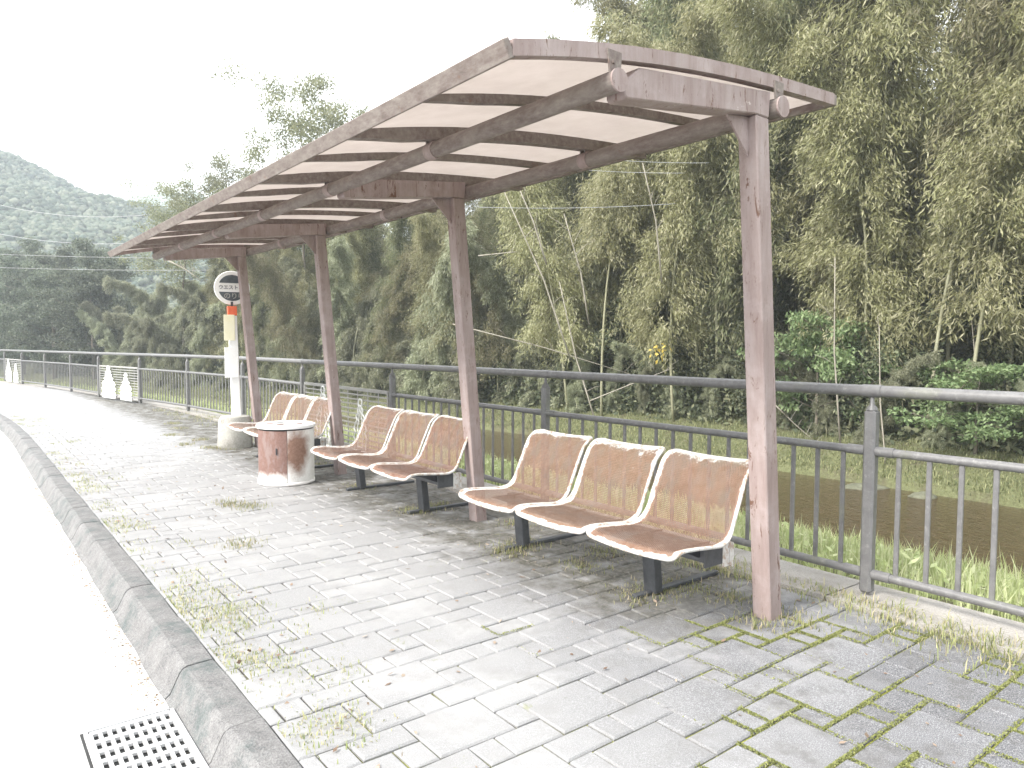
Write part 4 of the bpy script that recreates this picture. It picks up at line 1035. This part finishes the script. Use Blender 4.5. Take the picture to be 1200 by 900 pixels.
# dry leaves, twigs and grit
n = 520; uu = g.uniform(-1.4, 9, n); ww = np.where(g.random(n) < .55, KW + np.abs(g.normal(0, .35, n)) + .02, g.uniform(-1.2, .48, n)); 
P = np.array([tuple(GB(a, b, .006)) for a, b in zip(uu, ww)]); D = unit(g.normal(0, 1, (n, 3)) * np.array([1, 1, .25])); sd = unit(np.cross(D, np.array([0, 0, 1.0]) + g.normal(0, .3, (n, 3))))
V, F = leaf_quads(P, D, sd, g.uniform(.012, .045, n), g.uniform(.003, .010, n)); o = link('fallen_leaves', np_mesh('fallen_leaves', V, F, M['litter'])); tag(o, 'small dry brown leaves and twigs scattered over the paving', 'fallen leaves', kind='stuff')
n = 1500; uu = g.uniform(.2, 9, n); ww = -2.45 - np.abs(g.normal(0, .035, n)); 
P = np.array([tuple(GB(a, b, -.118)) for a, b in zip(uu, ww)]); D = unit(g.normal(0, 1, (n, 3)) * np.array([1, 1, .3])); sd = unit(np.cross(D, np.array([0, 0, 1.0]) + g.normal(0, .3, (n, 3))))
V, F = leaf_quads(P, D, sd, g.uniform(.006, .018, n), g.uniform(.003, .007, n)); o = link('gutter_grit', np_mesh('gutter_grit', V, F, M['litter'])); tag(o, 'grit and crumbs gathered in the gutter at the foot of the kerb', 'grit', kind='stuff')
# yellow leaves in the thicket and two mossy rocks at the water line
for (px, py) in ((775, 405), (1050, 590 - 0)):
    pass
cpt = at_px(775, 408, 17.0); n = 26; P = np.array(cpt) + g.normal(0, .12, (n, 3)); D = unit(g.normal(0, .6, (n, 3)) + np.array([0, 0, -.6])); sd = unit(np.cross(D, g.normal(0, 1, (n, 3))))
V, F = leaf_quads(P, D, sd, g.uniform(.08, .14, n), g.uniform(.02, .04, n)); o = link('yellow_vine', np_mesh('yellow_vine', V, F, M['yellowleaf'])); tag(o, 'small bunch of yellow leaves hanging in the thicket above the railing', 'vine')
def rock(loc, sx, sy, sz, lab, seed):
    bm = bmesh.new(); bmesh.ops.create_icosphere(bm, subdivisions=3, radius=1); r = random.Random(seed)
    for v in bm.verts: v.co *= 1 + .13 * noise2(v.co.x * 2 + seed, v.co.y * 2 + v.co.z * 1.7) ; v.co = Vector((v.co.x * sx, v.co.y * sy, v.co.z * sz))
    me = bpy.data.meshes.new('rock'); bm.to_mesh(me); bm.free(); me.materials.append(M['mossy']); me.polygons.foreach_set('use_smooth', [True] * len(me.polygons)); tag(link('rock', me, loc=loc), lab, 'rock')
rock(G(6.2, 13.75, -2.0), .55, .28, .12, 'flat mossy rock at the water edge seen through the near railing bay', 2)
rock(G(4.9, 13.75, -2.0), .30, .25, .13, 'small mossy rock right of the flat one at the water edge', 5)

# ------------------------------------------------------------------ overhead wires
def wire(lab, a, b, sag, r=.012, name='overhead_wire', group=None):
    mb = MB(); pts = []
    for k in range(17):
        t = k / 16; p = a.lerp(b, t); p.z -= sag * 4 * t * (1 - t); pts.append(p)
    mb.tube(pts, r, 5); o = mb.build(name, M['wire'], smooth=True); return tag(o, lab, 'wire', group)
wire('thin wire crossing in front of the grove, level with the second post top', at_px(560, 243, 14.5), at_px(790, 238, 15.5), .05, .006)
wire('upper of two short wires in front of the grove under the roof beam', at_px(690, 185, 15.2), at_px(830, 190, 15.2), .03, .005)
wire('lower of two short wires in front of the grove under the roof beam', at_px(660, 197, 15.2), at_px(800, 202, 15.2), .03, .005)
wire('uppermost overhead wire sagging before the wooded hill', at_px(-60, 225, 60), at_px(240, 243, 52), 1.4, .02)
wire('second overhead wire sagging before the wooded hill', at_px(-60, 262, 60), at_px(330, 255, 52), 1.9, .02)
wire('lower overhead wire across the tree tops at the left', at_px(-60, 298, 45), at_px(250, 304, 42), .1, .012)
wire('lowest overhead wire across the dark evergreens', at_px(-60, 314, 45), at_px(250, 318, 42), .1, .012)

# ------------------------------------------------------------------ hills
KH = .55
def hs(V):                            # the hills stand at this fraction of the distances below
    V = np.asarray(V, dtype=float) * KH; V[..., 2] += HC * (1 - KH); return V
def ridge1(px): return np.interp(px, [-900, -400, 0, 40, 75, 100, 130, 160, 200, 240, 300, 420, 600, 900], [60, 120, 189, 198, 214, 221, 229, 235, 248, 262, 285, 330, 380, 395])
def hill_z(X, Y):
    px = 600 + 840 * X / 350; top = (405 - ridge1(px)) / 840 * 350
    t = np.clip((Y - 130) / 220, 0, 1); s = t * t * (3 - 2 * t); dn = np.clip((Y - 350) / 300, 0, 1)
    return -1 + top * s * (1 - dn) + 3.0 * np.sin(X * .045 + Y * .02) * s + 2 * np.sin(X * .11 - Y * .07) * s
xs = np.linspace(-420, 260, 70); ys = np.linspace(130, 640, 44); X, Y = np.meshgrid(xs, ys); Z = hill_z(X, Y)
Vh = np.stack([X, Y, Z], -1).reshape(-1, 3); nx_ = len(xs); idx = np.arange(len(ys) - 1)[:, None] * nx_ + np.arange(nx_ - 1)[None]; F = np.stack([idx, idx + 1, idx + nx_ + 1, idx + nx_], -1).reshape(-1, 4)
link('wooded_hill', np_mesh('wooded_hill', hs(Vh), F, M['hill'], True), kind='structure')
g = np.random.default_rng(77); n = 26000
Xc = g.uniform(-330, 40, n); Yc = 150 + g.random(n) ** .8 * 225
bm = bmesh.new(); bmesh.ops.create_icosphere(bm, subdivisions=1, radius=1); base = np.array([v.co[:] for v in bm.verts]); bf = np.array([[v.index for v in f.verts] for f in bm.faces]); bm.free()
Vc = np.repeat(base[None], n, 0) * g.uniform(.7, 1.8, (n, 1, 1)) * np.array([1, 1, .85]) * (1 + g.normal(0, .3, (n, len(base), 1)))
Vc += np.stack([Xc, Yc, hill_z(Xc, Yc) + .8], -1)[:, None]
Fc = (np.arange(n)[:, None, None] * len(base) + bf[None]).reshape(-1, 3)
o = link('hill_forest', np_mesh('hill_forest', hs(Vc).reshape(-1, 3), Fc, M['hilltree'], False)); tag(o, 'mixed wood covering the hazy hill at the left', 'forest', kind='stuff')
xs = np.linspace(-1100, 300, 90); ys = np.linspace(760, 1150, 16); X, Y = np.meshgrid(xs, ys)
px = 600 + 840 * X / 900; tp = np.interp(px, [-500, 100, 130, 160, 190, 225, 260, 320, 420, 700, 900], [215, 232, 226, 219, 217, 221, 226, 236, 262, 330, 390]); tp = (405 - tp) / 840 * 900
Z = -5 + tp * np.clip(1 - np.abs(Y - 900) / 230, 0, 1) ** .8 + 4 * np.sin(X * .06) + 3 * np.sin(X * .17 + Y * .02)
Vf = np.stack([X, Y, Z], -1).reshape(-1, 3); nx_ = len(xs); idx = np.arange(len(ys) - 1)[:, None] * nx_ + np.arange(nx_ - 1)[None]; F = np.stack([idx, idx + 1, idx + nx_ + 1, idx + nx_], -1).reshape(-1, 4)
link('far_mountain', np_mesh('far_mountain', hs(Vf), F, M['far'], True), kind='structure')

# ------------------------------------------------------------------ haze
hz = MB(); hz.box((0, 0, 59.5), (2100, 2100, 125)); t = NT('haze_air'); t.n.remove(t.p)
pv = t.new('ShaderNodeVolumePrincipled'); pv.inputs['Density'].default_value = .0014; pv.inputs['Color'].default_value = (.86, .93, 1, 1); pv.inputs['Anisotropy'].default_value = .2
t.ln(pv.outputs[0], t.out.inputs['Volume']); o = hz.build('haze', t.m); o['kind'] = 'stuff'; o['label'] = 'pale even haze in the air'
for c in list(COL.objects):
    if c.name.startswith('txt'): bpy.data.objects.remove(c)
